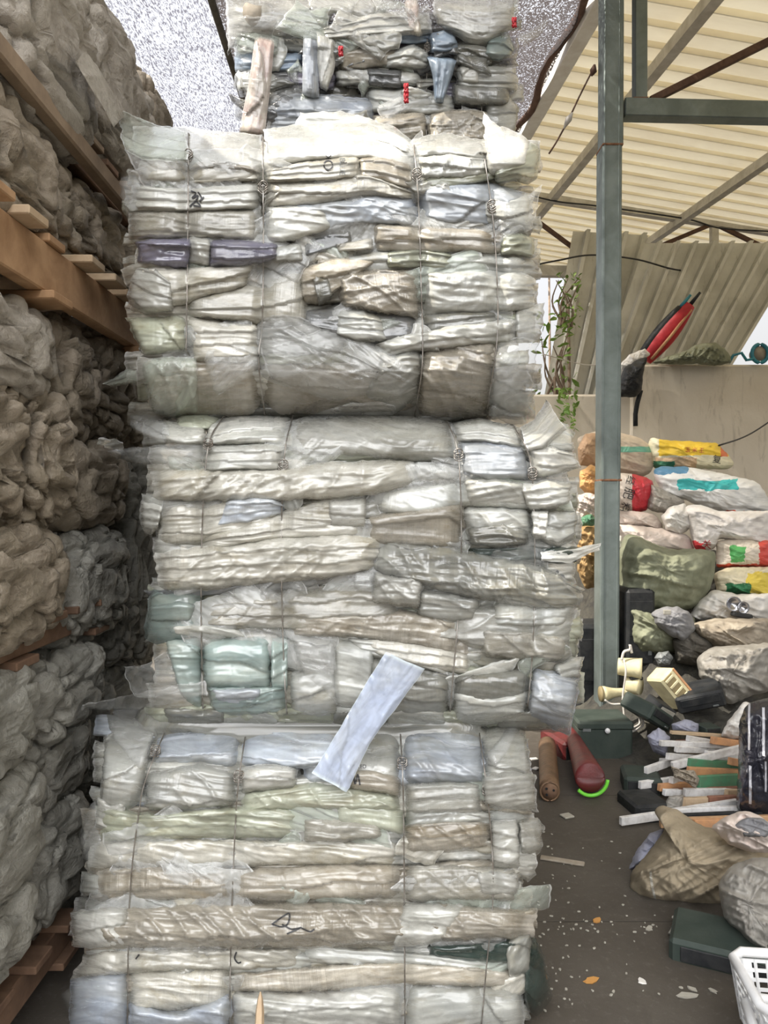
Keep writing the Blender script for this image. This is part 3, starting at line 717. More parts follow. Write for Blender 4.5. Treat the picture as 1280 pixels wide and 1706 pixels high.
# --- upper front bale (third from the floor)
B3 = Bale(2.0, 222, 888, 222, 702, (60, .16), (110, .20), 'clear film bale at eye level, third from the floor, with a purple strip',
          wires=([(314, 222), (313, 400), (310, 585)], [(438, 228), (439, 400), (437, 540), (431, 600), (441, 690)], [(690, 242), (697, 330), (702, 480), (704, 600), (692, 690)], [(808, 265), (822, 370), (829, 480), (828, 570), (812, 680)]))
R = random.Random(11)
core(B3)
fill(B3, (218, 885, 255, 690), ['film_white', 'film_cream', 'film_cream', 'film_grey', 'film_green', 'film_beige'], R, 20, 34, (150, 380), (-.035, -.01))
b3 = [
 ('film_white', [(222, 212), (310, 214), (438, 226)], [(222, 256), (310, 268), (438, 294)], .004),
 ('film_white', [(438, 218), (520, 200), (600, 190), (692, 238)], [(440, 280), (540, 266), (610, 262), (694, 292)], .01),
 ('film_white', [(520, 206), (600, 192), (660, 214), (690, 240)], [(530, 240), (600, 232), (660, 246), (692, 262)], .02),
 ('film_white', [(684, 234), (740, 222), (795, 234), (812, 246)], [(690, 264), (745, 258), (800, 264), (816, 268)], .025),
 ('film_grey', [(690, 258), (750, 256), (818, 264)], [(694, 308), (750, 300), (818, 292)], .012),
 ('film_white', [(806, 226), (836, 212), (868, 222), (884, 240)], [(812, 292), (848, 290), (880, 275)], .03),
 ('film_green', [(818, 285), (860, 255), (884, 238), (902, 250)], [(826, 304), (856, 300), (880, 304), (894, 296)], .02),
 ('film_green', [(700, 296), (760, 292), (830, 286)], [(694, 314), (760, 312), (830, 296)], .016),
 ('film_cream', [(235, 262), (310, 258), (437, 272)], [(225, 304), (312, 308), (437, 302)], .012),
 ('film_beige', [(312, 266), (380, 262), (437, 280)], [(312, 284), (380, 280), (437, 292)], .016),
 ('film_cream', [(310, 280), (380, 276), (437, 286)], [(310, 308), (380, 303), (437, 300)], .01),
 ('film_cream', [(440, 284), (520, 266), (602, 258)], [(440, 304), (540, 302), (602, 294)], .02),
 ('film_beige', [(597, 262), (640, 258), (692, 272)], [(597, 296), (640, 302), (694, 316)], .012),
 ('film_white', [(220, 306), (312, 310), (437, 300)], [(214, 352), (312, 354), (437, 348)], .012),
 ('film_cream', [(440, 302), (540, 300), (612, 286), (694, 322)], [(440, 347), (540, 340), (620, 327), (694, 334)], .016),
 ('film_cream', [(214, 348), (312, 350), (437, 345)], [(212, 396), (312, 396), (437, 404)], .014),
 ('film_blue', [(440, 345), (540, 334), (640, 322), (697, 324)], [(440, 406), (520, 396), (600, 374), (697, 380)], .01),
 ('film_white', [(440, 342), (480, 338), (540, 340)], [(440, 406), (490, 402), (560, 378)], .02),
 ('film_blue', [(696, 312), (760, 304), (830, 306), (888, 328)], [(697, 378), (780, 384), (884, 392)], .012),
 ('film_grey', [(802, 318), (888, 322)], [(806, 376), (884, 392)], .022),
 ('film_beige', [(616, 370), (700, 374), (790, 378), (852, 388)], [(620, 420), (700, 424), (790, 420), (842, 424)], .022),
 ('film_green', [(828, 390), (870, 384), (892, 400)], [(830, 424), (890, 428)], .014),
 ('film_purple', [(226, 400), (322, 397)], [(230, 442), (318, 446)], .034),
 ('film_purple', [(346, 397), (400, 397), (470, 406)], [(346, 443), (400, 443), (462, 432)], .036),
 ('film_white', [(310, 396), (352, 396)], [(310, 442), (352, 444)], .026),
 ('film_grey', [(448, 410), (502, 404)], [(448, 442), (510, 436)], .018),
 ('film_dark', [(500, 402), (560, 380), (590, 384)], [(505, 430), (560, 416), (590, 404)], .01),
 ('film_cream', [(556, 406), (624, 396)], [(560, 420), (624, 414)], .03),
 ('film_cream', [(220, 440), (312, 446), (430, 436)], [(215, 524), (250, 520), (312, 504), (415, 478)], .018),
 ('film_white', [(222, 442), (262, 446), (290, 470)], [(212, 500), (240, 524), (290, 520)], .03),
 ('film_cream', [(310, 500), (415, 470), (502, 446)], [(310, 524), (430, 540), (520, 542)], .01),
 ('film_beige', [(500, 450), (560, 425), (642, 430)], [(500, 502), (540, 506), (562, 480)], .012),
 ('film_grey', [(556, 430), (640, 416), (700, 420), (884, 428)], [(560, 458), (700, 452), (888, 462)], .008),
 ('film_green', [(640, 418), (700, 412), (760, 424)], [(640, 448), (700, 446), (756, 450)], .02),
 ('film_beige', [(560, 448), (640, 446), (702, 448)], [(568, 512), (640, 522), (702, 530)], .024),
 ('film_grey', [(700, 446), (780, 448), (890, 458)], [(702, 530), (800, 522), (890, 516)], .022),
 ('film_smoke', [(516, 456), (548, 458)], [(530, 506), (556, 494)], .026),
 ('film_dark', [(500, 520), (560, 506), (642, 514), (702, 524)], [(505, 540), (560, 560), (625, 578), (702, 560)], .006),
 ('film_smoke', [(700, 524), (770, 516), (832, 520)], [(700, 556), (770, 548), (834, 534)], .012),
 ('film_grey', [(560, 515), (600, 512), (640, 530)], [(555, 556), (600, 572), (650, 570)], .018),
 ('film_white', [(618, 574), (700, 550), (780, 538), (864, 530)], [(640, 596), (700, 584), (780, 576), (862, 568)], .022),
 ('film_grey', [(856, 516), (908, 506)], [(858, 568), (900, 568)], .0),
 ('film_green', [(210, 530), (260, 528), (312, 528)], [(236, 590), (270, 588), (314, 584)], .02),
 ('film_cream', [(310, 528), (370, 536), (434, 540)], [(318, 604), (370, 604), (434, 606)], .016),
 ('film_beige', [(236, 606), (330, 586), (434, 596)], [(250, 690), (330, 704), (438, 698)], .0),
 ('film_beige', [(432, 600), (560, 604), (702, 606)], [(438, 698), (560, 704), (694, 692)], .0),
 ('film_beige', [(700, 588), (760, 574), (830, 570)], [(692, 694), (745, 706), (816, 698)], .022),
 ('film_grey', [(640, 592), (680, 580), (704, 590)], [(600, 660), (660, 690), (700, 660)], .02),
]
for m_, t_, b_, l_ in b3: sheet(B3, m_, t_, b_, lift=l_)
sheet(B3, 'film_clear', [(428, 532), (480, 520), (560, 556), (640, 612)], [(430, 622), (480, 645), (560, 668), (624, 655)], lift=.045, puff=.03, ang=-.5, name='film_drape', cr=1.4)
sheet(B3, 'film_clear', [(320, 560), (400, 566), (434, 580)], [(360, 665), (400, 640), (436, 612)], lift=.03, puff=.02, ang=.6, name='film_drape', cr=1.4)
sheet(B3, 'film_clear', [(560, 556), (620, 570), (690, 600)], [(600, 640), (640, 650), (680, 660)], lift=.03, puff=.02, ang=-.6, name='film_drape', cr=1.4)
sheet(B3, 'film_clear_green', [(232, 606), (262, 596), (330, 596)], [(252, 684), (290, 696), (332, 690)], lift=.035, puff=.03, ang=1.2, name='film_drape', cr=1.5)
sheet(B3, 'film_clear', [(826, 568), (860, 564), (898, 566)], [(818, 684), (850, 708), (880, 702)], lift=.03, puff=.05, ang=.9, name='film_drape', cr=1.5)
# loose ears sticking out of the bale
sheet(B3, 'film_clear_green', [(197, 182), (250, 204), (312, 222)], [(206, 244), (236, 264), (312, 268)], lift=.05, puff=.01, ang=.3, name='loose_ear', endtuck=0, tuck=0)
sheet(B3, 'film_clear', [(200, 296), (226, 290), (240, 310)], [(204, 350), (216, 366), (232, 352)], lift=.0, puff=.03, name='loose_ear')
sheet(B3, 'film_white', [(804, 188), (826, 206), (846, 232)], [(812, 240), (826, 240), (842, 240)], lift=.03, puff=.01, name='loose_ear', endtuck=0, tuck=0)
sheet(B3, 'film_clear_green', [(170, 640), (212, 618), (246, 604)], [(186, 640), (214, 640), (250, 640)], lift=.0, puff=.01, name='loose_ear', endtuck=0)
sheet(B3, 'film_clear', [(820, 672), (850, 690), (872, 688)], [(812, 690), (850, 712), (880, 704)], lift=.04, puff=.01, name='loose_ear')
sheet(B3, 'film_white', [(500, 190), (560, 186), (620, 200)], [(490, 214), (560, 222), (640, 226)], lift=.0, puff=.02, name='loose_ear')
sheet(B3, 'film_clear', [(580, 672), (640, 668), (664, 676)], [(500, 690), (560, 700), (668, 694)], lift=.03, puff=.01, name='loose_ear')
scraps(B3, R, ['film_clear', 'film_clear', 'film_clear_green', 'film_white', 'film_cream'], 22, (250, 860, 250, 650))
scraps(B3, R, ['film_clear', 'film_clear', 'film_clear_green', 'film_clear'], 16, (270, 830, 270, 660), (60, 130), (.012, .03), .6, .42)
scraps(B3, R, ['film_smoke', 'film_dark', 'film_beige'], 7, (250, 860, 280, 620), (20, 60), (-.005, .01), 1.3, .4)  # dark pieces here imitate shaded cracks between the layers
wires(B3)

# --- middle front bale (second from the floor)
B2 = Bale(2.0, 248, 962, 690, 1212, (70, .17), (60, .10), 'plastic film bale second from the floor, with a hanging bluish strip',
          wires=([(372, 694), (348, 740), (338, 850), (335, 1000), (338, 1180)], [(488, 692), (474, 760), (469, 900), (472, 1080), (478, 1190)], [(746, 702), (764, 760), (769, 900), (764, 1020), (750, 1185)], [(856, 708), (884, 770), (891, 900), (889, 1060), (880, 1175)]))
core(B2)
fill(B2, (250, 960, 730, 1195), ['film_white', 'film_cream', 'film_grey', 'film_grey', 'film_green'], R, 20, 34, (150, 380), (-.035, -.01))
b2 = [
 ('film_green', [(298, 692), (345, 684), (372, 700)], [(290, 712), (345, 716)], .01),
 ('film_white', [(345, 704), (400, 690), (488, 694)], [(338, 742), (400, 738), (480, 738)], .012),
 ('film_white', [(484, 698), (560, 690), (640, 682), (752, 706)], [(476, 762), (560, 758), (690, 770), (768, 772)], .01),
 ('film_white', [(752, 706), (800, 698), (868, 716)], [(764, 738), (800, 736), (874, 750)], .012),
 ('film_blue', [(762, 734), (815, 736), (876, 746)], [(768, 796), (820, 800), (888, 798)], .024),
 ('film_white', [(878, 742), (920, 746), (960, 758)], [(884, 796), (920, 792), (966, 776)], .024),
 ('film_white', [(340, 742), (478, 736)], [(336, 786), (476, 784)], .014),
 ('film_cream', [(250, 780), (340, 783), (476, 780), (560, 770), (692, 766)], [(256, 832), (340, 834), (476, 833), (600, 826), (692, 806)], .032),
 ('film_grey', [(690, 768), (768, 782)], [(690, 802), (770, 808)], .006),
 ('film_grey', [(620, 818), (700, 806), (770, 796), (870, 800), (966, 796)], [(620, 852), (700, 862), (770, 842), (880, 850), (958, 838)], .014),
 ('film_white', [(770, 798), (830, 796), (880, 806)], [(775, 846), (830, 842), (884, 848)], .022),
 ('film_white', [(860, 806), (910, 800), (955, 806)], [(880, 850), (910, 850), (950, 840)], .03),
 ('film_cream', [(270, 838), (340, 833), (400, 826), (472, 836)], [(264, 904), (340, 908), (472, 884)], .012),
 ('film_blue', [(378, 832), (450, 824), (478, 842)], [(350, 884), (420, 872), (478, 852)], .022),
 ('film_cream', [(330, 896), (475, 850), (540, 830), (616, 826)], [(330, 918), (475, 898), (560, 897), (612, 897)], .022),
 ('film_white', [(545, 834), (612, 828)], [(545, 878), (612, 880)], .034),
 ('film_beige', [(608, 862), (700, 846), (776, 836)], [(610, 907), (700, 914), (776, 912)], .026),
 ('film_grey', [(772, 846), (830, 846), (884, 848)], [(775, 905), (825, 918), (890, 906)], .016),
 ('film_smoke', [(776, 880), (830, 860), (884, 880)], [(780, 905), (830, 914), (884, 905)], .024),
 ('film_white', [(884, 848), (915, 850), (912, 852)], [(888, 896), (912, 896)], .034),
 ('film_grey', [(910, 850), (962, 850)], [(896, 900), (930, 914), (962, 892)], .012),
 ('film_cream', [(256, 922), (340, 913), (475, 894), (560, 890), (642, 892)], [(264, 982), (340, 982), (475, 970), (560, 962), (628, 948)], .034),
 ('film_smoke', [(632, 900), (700, 908), (770, 918), (900, 940), (976, 984)], [(622, 952), (700, 974), (770, 992), (880, 1010), (964, 1012)], .046),
 ('film_black', [(775, 914), (900, 908), (978, 914)], [(778, 926), (900, 940), (965, 936)], .004),  # black strip standing in for the shaded gap between folds
 ('film_dark', [(240, 985), (400, 975), (600, 950)], [(250, 1000), (400, 988), (610, 966)], .004),
 ('film_clear', [(588, 950), (626, 952)], [(588, 980), (622, 986)], .03),
 ('film_white', [(622, 954), (708, 964)], [(618, 1002), (700, 1012)], .055),
 ('film_grey', [(696, 984), (740, 986), (802, 998)], [(692, 1028), (730, 1040), (790, 1036)], .03),
 ('film_teal', [(250, 982), (300, 978), (344, 984)], [(240, 1060), (270, 1074), (336, 1060)], .008),
 ('film_teal', [(246, 1010), (300, 1002), (330, 1006)], [(244, 1034), (290, 1040), (320, 1036)], .026),
 ('film_cream', [(322, 1008), (400, 990), (600, 968), (655, 984)], [(320, 1048), (475, 1052), (600, 1062), (684, 1052)], .014),
 ('film_white', [(282, 1044), (340, 1040), (400, 1050)], [(284, 1056), (340, 1062), (420, 1062)], .024),
 ('film_beige', [(475, 1030), (600, 1020), (700, 1018), (784, 1040)], [(475, 1062), (600, 1062), (700, 1080), (784, 1100)], .016),
 ('film_white', [(700, 1020), (800, 1008), (890, 1020), (962, 1002)], [(705, 1064), (800, 1082), (890, 1102), (954, 1104)], .012),
 ('film_cream', [(800, 1050), (880, 1052), (946, 1060)], [(800, 1090), (880, 1100), (944, 1098)], .022),
 ('film_grey', [(820, 1004), (900, 998), (962, 1006)], [(820, 1042), (890, 1046), (942, 1042)], .02),
 ('film_cream', [(600, 1064), (700, 1070), (784, 1090)], [(620, 1088), (700, 1112), (784, 1124)], .02),
 ('film_grey', [(570, 1060), (660, 1066), (752, 1100)], [(600, 1090), (690, 1110), (752, 1130)], .012),
 ('film_teal', [(272, 1068), (336, 1060)], [(300, 1160), (338, 1184)], .016),
 ('film_teal', [(336, 1066), (400, 1060), (452, 1062)], [(340, 1142), (400, 1146), (452, 1146)], .034),
 ('film_teal', [(450, 1060), (482, 1060)], [(450, 1146), (480, 1146)], .022),
 ('film_teal', [(340, 1142), (478, 1142)], [(352, 1190), (420, 1194), (480, 1186)], .012),
 ('film_blue', [(345, 1146), (400, 1146), (440, 1148)], [(360, 1172), (400, 1178), (436, 1168)], .024),
 ('film_clear', [(482, 1058), (520, 1062), (560, 1066)], [(502, 1120), (540, 1150), (568, 1182)], .044),
 ('film_grey', [(556, 1064), (626, 1070)], [(556, 1180), (620, 1186)], .02),
 ('film_grey', [(480, 1120), (520, 1110), (560, 1120)], [(484, 1190), (530, 1200), (566, 1190)], .012),
 ('film_smoke', [(610, 1092), (690, 1110), (754, 1126)], [(620, 1190), (690, 1200), (752, 1190)], .016),
 ('film_smoke', [(752, 1124), (820, 1118), (888, 1116)], [(748, 1186), (800, 1208), (880, 1180)], .02),
 ('film_grey', [(752, 1150), (820, 1160), (884, 1150)], [(756, 1200), (810, 1212), (876, 1190)], .026),
 ('film_blue', [(886, 1116), (925, 1120), (968, 1132)], [(880, 1190), (920, 1212), (950, 1224)], .03),
 ('film_grey', [(920, 1110), (955, 1096), (974, 1096)], [(935, 1135), (955, 1130), (966, 1130)], .01),
 ('film_grey', [(476, 1160), (600, 1180), (752, 1182)], [(480, 1194), (600, 1212), (740, 1204)], .0),
]
for m_, t_, b_, l_ in b2: sheet(B2, m_, t_, b_, lift=l_)
sheet(B2, 'film_white', [(866, 714), (890, 700), (912, 668)], [(882, 752), (905, 748), (944, 712)], lift=.04, puff=.02, ang=.7, name='loose_ear', endtuck=.0)
sheet(B2, 'film_grey', [(912, 700), (946, 708), (956, 722)], [(908, 748), (935, 752), (956, 750)], lift=-.01, puff=.03, name='loose_ear')
sheet(B2, 'film_clear', [(214, 688), (252, 690), (284, 706)], [(222, 716), (262, 736), (290, 736)], lift=.02, puff=.04, ang=.7, name='loose_ear', cr=1.6)
sheet(B2, 'film_white', [(270, 700), (300, 706), (345, 712)], [(272, 736), (300, 738), (342, 742)], lift=.02, puff=.02, name='loose_ear')
sheet(B2, 'film_clear', [(178, 752), (240, 744), (342, 740)], [(196, 762), (250, 778), (340, 784)], lift=.03, puff=.02, name='loose_ear')
sheet(B2, 'film_white', [(234, 836), (256, 834), (276, 840)], [(238, 884), (252, 888), (264, 880)], lift=.0, puff=.03, name='loose_ear')
sheet(B2, 'film_white', [(900, 920), (950, 916), (1002, 906)], [(904, 930), (950, 936), (1000, 912)], lift=.03, puff=.005, name='loose_ear', endtuck=0, tuck=0)
sheet(B2, 'film_clear', [(137, 1175), (240, 1154), (342, 1134)], [(137, 1181), (240, 1176), (345, 1156)], lift=.05, puff=.008, name='loose_ear', endtuck=0, tuck=0, label='long pointed flap sticking out to the left')
sheet(B2, 'film_clear', [(205, 1112), (240, 1108), (278, 1086)], [(222, 1158), (260, 1160), (304, 1146)], lift=.0, puff=.01, name='loose_ear', endtuck=0, tuck=0)
scraps(B2, R, ['film_clear', 'film_clear', 'film_white', 'film_clear_green', 'film_grey'], 20, (290, 930, 740, 1150))

# --- lowest front bale
B1 = Bale(1.94, 142, 888, 1186, 1740, (115, .34), (70, .06), 'plastic film bale on the ground, lowest of the front stack, with black scribbles',
          wires=([(286, 1192), (246, 1290), (232, 1350), (216, 1500), (212, 1735)], [(414, 1196), (398, 1300), (391, 1400), (385, 1560), (382, 1735)], [(667, 1212), (672, 1320), (674, 1500), (675, 1735)], [(798, 1214), (814, 1340), (822, 1480), (810, 1620), (800, 1735)]))
core(B1)
fill(B1, (140, 884, 1330, 1740), ['film_white', 'film_beige', 'film_cream', 'film_grey', 'film_grey'], R, 20, 32, (180, 420), (-.03, -.008))
fill(B1, (170, 870, 1215, 1320), ['film_blue', 'film_white', 'film_grey'], R, 30, 40, (150, 250), (-.03, -.01))
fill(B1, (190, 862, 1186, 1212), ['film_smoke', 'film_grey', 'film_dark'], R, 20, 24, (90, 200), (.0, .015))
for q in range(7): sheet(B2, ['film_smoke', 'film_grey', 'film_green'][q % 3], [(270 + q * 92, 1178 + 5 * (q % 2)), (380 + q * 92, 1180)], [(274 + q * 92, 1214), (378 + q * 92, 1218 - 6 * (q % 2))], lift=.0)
b1 = [
 ('film_blue', [(272, 1204), (330, 1184), (408, 1196)], [(246, 1268), (330, 1268), (396, 1276)], .012),
 ('film_blue', [(408, 1196), (500, 1188), (562, 1204)], [(398, 1274), (500, 1278), (566, 1270)], .016),
 ('film_grey', [(556, 1212), (610, 1206), (668, 1214)], [(568, 1292), (620, 1304), (670, 1314)], .01),
 ('film_blue', [(668, 1220), (735, 1206), (802, 1220)], [(672, 1302), (735, 1304), (812, 1302)], .024),
 ('film_white', [(800, 1214), (840, 1194), (858, 1188), (876, 1216)], [(808, 1300), (850, 1300), (888, 1296)], .014),
 ('film_grey', [(172, 1230), (205, 1200), (265, 1194)], [(166, 1336), (205, 1350), (236, 1336)], .01),
 ('film_clear', [(190, 1186), (230, 1180), (274, 1188)], [(184, 1226), (210, 1262), (236, 1292)], .04),
 ('film_grey', [(238, 1292), (330, 1270), (396, 1290)], [(240, 1348), (330, 1352), (396, 1338)], .02),
 ('film_white', [(398, 1282), (440, 1272), (496, 1280)], [(400, 1322), (450, 1318), (496, 1312)], .024),
 ('film_green', [(398, 1322), (520, 1302), (600, 1312), (672, 1328)], [(400, 1352), (520, 1348), (672, 1352)], .012),
 ('film_beige', [(574, 1282), (620, 1280), (670, 1294)], [(580, 1312), (620, 1318), (670, 1326)], .022),
 ('film_white', [(672, 1304), (740, 1298), (804, 1304)], [(674, 1358), (740, 1360), (804, 1358)], .026),
 ('film_white', [(802, 1290), (850, 1284), (892, 1292)], [(806, 1346), (850, 1348), (896, 1350)], .03),
 ('film_green', [(160, 1342), (240, 1356), (395, 1342), (505, 1350)], [(160, 1404), (240, 1402), (395, 1398), (505, 1396)], .016),
 ('film_cream', [(500, 1362), (560, 1364), (638, 1372)], [(505, 1402), (560, 1402), (638, 1396)], .026),
 ('film_green', [(556, 1338), (620, 1340), (676, 1348)], [(560, 1372), (620, 1380), (676, 1392)], .02),
 ('film_grey', [(674, 1352), (750, 1350), (822, 1354)], [(674, 1378), (750, 1380), (822, 1376)], .014),
 ('film_beige', [(672, 1376), (760, 1368), (820, 1370)], [(672, 1424), (760, 1420), (824, 1412)], .022),
 ('film_white', [(816, 1368), (864, 1368)], [(820, 1446), (870, 1448)], .028),
 ('film_white', [(862, 1366), (896, 1362), (906, 1376)], [(868, 1424), (890, 1424), (902, 1418)], .012),
 ('film_cream', [(148, 1402), (260, 1396), (395, 1400), (500, 1402), (674, 1396)], [(146, 1450), (260, 1450), (395, 1442), (674, 1442)], .008),
 ('film_beige', [(160, 1446), (260, 1440), (395, 1448), (560, 1438), (674, 1438)], [(150, 1502), (260, 1502), (395, 1500), (674, 1497)], .018),
 ('film_cream', [(672, 1442), (760, 1440), (864, 1446)], [(672, 1502), (760, 1500), (864, 1502)], .018),
 ('film_white', [(790, 1450), (830, 1450), (866, 1456)], [(800, 1492), (840, 1494), (866, 1490)], .028),
 ('film_beige', [(120, 1520), (215, 1506), (385, 1502), (640, 1502), (780, 1506), (896, 1516)], [(118, 1574), (215, 1578), (385, 1580), (640, 1576), (780, 1566), (888, 1562)], .034),
 ('film_white', [(118, 1522), (160, 1514), (216, 1510)], [(120, 1574), (160, 1578), (214, 1578)], .044),
 ('film_white', [(670, 1504), (740, 1504), (780, 1510)], [(650, 1572), (700, 1572), (740, 1566)], .05),
 ('film_cream', [(140, 1590), (215, 1580), (385, 1580), (505, 1580)], [(118, 1630), (215, 1620), (385, 1614), (505, 1610)], .016),
 ('film_grey', [(500, 1572), (640, 1582), (740, 1592), (832, 1606)], [(505, 1604), (640, 1608), (740, 1612), (832, 1622)], .014),
 ('film_black', [(708, 1574), (800, 1570), (892, 1558)], [(716, 1596), (800, 1604), (888, 1606)], .02),
 ('film_blue', [(118, 1632), (160, 1622), (216, 1620)], [(112, 1740), (160, 1742), (214, 1742)], .02),
 ('film_cream', [(214, 1618), (300, 1614), (387, 1610)], [(216, 1684), (300, 1684), (387, 1674)], .018),
 ('film_blue', [(214, 1672), (300, 1690), (387, 1652)], [(216, 1745), (300, 1745), (387, 1745)], .034),
 ('film_beige', [(385, 1622), (540, 1608), (672, 1600), (864, 1618)], [(385, 1652), (540, 1650), (672, 1640), (858, 1644)], .016),
 ('film_white', [(385, 1652), (520, 1656), (674, 1636)], [(385, 1745), (520, 1745), (674, 1745)], .026),
 ('film_grey', [(672, 1634), (780, 1640), (872, 1650)], [(672, 1745), (780, 1745), (876, 1745)], .024),
]
keep1 = {}
for k, (m_, t_, b_, l_) in enumerate(b1): keep1[k] = sheet(B1, m_, t_, b_, lift=l_)
sheet(B1, 'film_black', [(872, 1560), (894, 1566), (906, 1590)], [(872, 1676), (895, 1694), (922, 1660)], lift=-.02, puff=.08, ang=1.2, name='loose_ear', label='glossy black-green film bulging out on the right')
sheet(B1, 'film_smoke', [(838, 1570), (865, 1556), (888, 1556)], [(846, 1626), (860, 1628), (884, 1620)], lift=.03, puff=.02, ang=1.0, name='loose_ear')
sheet(B1, 'film_clear', [(132, 1400), (140, 1360), (160, 1330)], [(146, 1450), (158, 1440), (176, 1420)], lift=-.01, puff=.02, name='loose_ear')
sheet(B1, 'film_white', [(860, 1408), (880, 1400), (894, 1414)], [(866, 1458), (880, 1468), (894, 1456)], lift=.01, puff=.01, name='loose_ear', endtuck=0)
sheet(B1, 'film_clear', [(806, 1262), (840, 1220), (856, 1184)], [(826, 1284), (856, 1240), (866, 1200)], lift=.05, puff=.01, name='loose_ear')
sheet(B1, 'film_clear', [(98, 1660), (130, 1640), (180, 1636)], [(130, 1720), (150, 1730), (200, 1730)], lift=-.01, puff=.02, name='loose_ear')
scraps(B1, R, ['film_clear', 'film_clear', 'film_white', 'film_cream', 'film_clear_green'], 24, (180, 860, 1310, 1690))
scraps(B2, R, ['film_clear', 'film_clear', 'film_clear', 'film_clear_green'], 16, (300, 900, 730, 1160), (60, 130), (.012, .03), .6, .42)
scraps(B2, R, ['film_smoke', 'film_dark', 'film_beige'], 7, (290, 930, 760, 1150), (20, 60), (-.005, .01), 1.3, .4)  # dark scraps put in as shade between the folds
scraps(B1, R, ['film_clear', 'film_clear', 'film_clear', 'film_clear_green'], 16, (190, 830, 1330, 1680), (60, 130), (.012, .03), .6, .42)
scraps(B1, R, ['film_smoke', 'film_beige', 'film_beige'], 8, (190, 860, 1330, 1690), (20, 60), (-.005, .01), 1.3, .4)  # smoky scraps among these imitate the dark cracks between layers
wires(B2); wires(B1)
# the long blue strip hanging from the middle bale over the lowest one
def dstrip(x, y): return np.minimum(B2.d(x, np.minimum(y, 1150)), B1.d(x, np.maximum(y, 1300)) + .0) + 0 * x
sheet(B2, 'film_strip', [(642, 1088), (604, 1150), (562, 1222), (520, 1290)], [(708, 1112), (664, 1172), (616, 1236), (578, 1318)], lift=.075, puff=.012, tuck=0, endtuck=0, cr=.6, ang=1.0, dfun=dstrip, name='hanging_strip', rag=.6, label='long bluish strip hanging down in front')

# --- the bale further back on top
B4 = Bale(2.92, 392, 862, 0, 332, (20, .06), (60, .06), 'ragged film bale further back on top, with blue rags and red ties',
          wires=([(446, 60), (443, 140), (438, 225)], [(533, 90), (532, 150), (531, 195)], [(712, 60), (711, 160), (711, 228)], [(800, 66), (802, 130), (803, 195)]))
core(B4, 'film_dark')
fill(B4, (392, 860, 40, 250), ['film_smoke', 'film_dark', 'film_grey', 'film_dark', 'film_smoke', 'film_purple'], R, 14, 24, (50, 130), (-.04, -.01))
b4 = [
 ('film_white', [(374, -14), (450, -22), (534, 6)], [(382, 78), (450, 66), (546, 48)], .05),
 ('film_clear_green', [(388, 50), (430, 50), (470, 60)], [(392, 92), (425, 94), (465, 92)], .05),
 ('film_white', [(526, 48), (620, 20), (712, 22)], [(534, 66), (620, 60), (722, 56)], .06),
 ('film_denim', [(560, 62), (640, 54), (722, 58)], [(580, 76), (640, 74), (722, 70)], .03),
 ('film_white', [(722, 0), (780, -14), (862, -12)], [(726, 38), (800, 80), (858, 44)], .07),
 ('film_denim', [(390, 88), (450, 92), (505, 88)], [(392, 118), (450, 120), (505, 118)], .02),
 ('film_dark', [(450, 118), (505, 116)], [(450, 146), (505, 146)], .02),
 ('film_purple', [(476, 120), (560, 118)], [(480, 150), (560, 150)], .03),
 ('film_smoke', [(398, 118), (440, 122)], [(398, 150), (436, 152)], .03),
 ('film_beige', [(562, 82), (620, 76), (690, 92)], [(566, 118), (630, 116), (690, 112)], .04),
 ('film_grey', [(556, 118), (640, 110), (704, 120)], [(560, 142), (640, 142), (704, 142)], .03),
 ('film_dark', [(608, 112), (672, 116)], [(612, 144), (672, 148)], .045),
 ('film_grey', [(640, 92), (690, 72), (716, 90)], [(640, 112), (690, 114), (716, 112)], .05),
 ('film_smoke', [(750, 74), (800, 68), (826, 90)], [(752, 110), (800, 112), (820, 108)], .04),
 ('film_teal', [(812, 56), (846, 54), (858, 80)], [(804, 96), (830, 100), (852, 92)], .05),
 ('film_grey', [(756, 108), (800, 106), (862, 110)], [(760, 146), (810, 150), (862, 150)], .04),
 ('film_white', [(764, 110), (800, 108)], [(768, 138), (800, 140)], .055),
 ('film_smoke', [(752, 140), (800, 142), (850, 140)], [(756, 172), (800, 176), (850, 176)], .045),
 ('film_grey', [(610, 146), (712, 148), (756, 160)], [(614, 186), (712, 190), (756, 188)], .035),
 ('film_blue', [(444, 162), (530, 158), (622, 166)], [(446, 236), (530, 238), (622, 236)], .05),
 ('film_beige', [(618, 192), (712, 184)], [(620, 240), (712, 240)], .05),
 ('film_beige', [(712, 188), (770, 182), (816, 190)], [(712, 240), (770, 240), (816, 240)], .055),
 ('film_grey', [(806, 160), (850, 158), (866, 180)], [(810, 224), (850, 226), (862, 210)], .02),
]
for m_, t_, b_, l_ in b4: sheet(B4, m_, t_, b_, lift=l_)
sheet(B4, 'film_pink', [(426, 58), (416, 130), (398, 226)], [(458, 60), (452, 130), (440, 230)], lift=.085, puff=.03, tuck=.01, ang=1.4, name='vertical_strap')
sheet(B4, 'film_blue', [(506, 58), (504, 110), (504, 164)], [(530, 60), (530, 110), (532, 164)], lift=.09, puff=.02, tuck=.01, ang=1.5, name='vertical_strap')
sheet(B4, 'film_white', [(528, 50), (528, 100), (534, 148)], [(562, 62), (558, 110), (545, 150)], lift=.08, puff=.02, tuck=.01, ang=1.4, name='hanging_flap')
sheet(B4, 'film_denim', [(712, 94), (722, 130), (724, 172)], [(762, 94), (752, 130), (738, 170)], lift=.09, puff=.035, tuck=.01, ang=1.4, name='blue_rag', cr=1.6, label='knotted blue cloth-like rag')
sheet(B4, 'film_denim', [(716, 56), (740, 52), (760, 60)], [(716, 84), (740, 88), (764, 80)], lift=.07, puff=.03, name='blue_rag', cr=1.6)
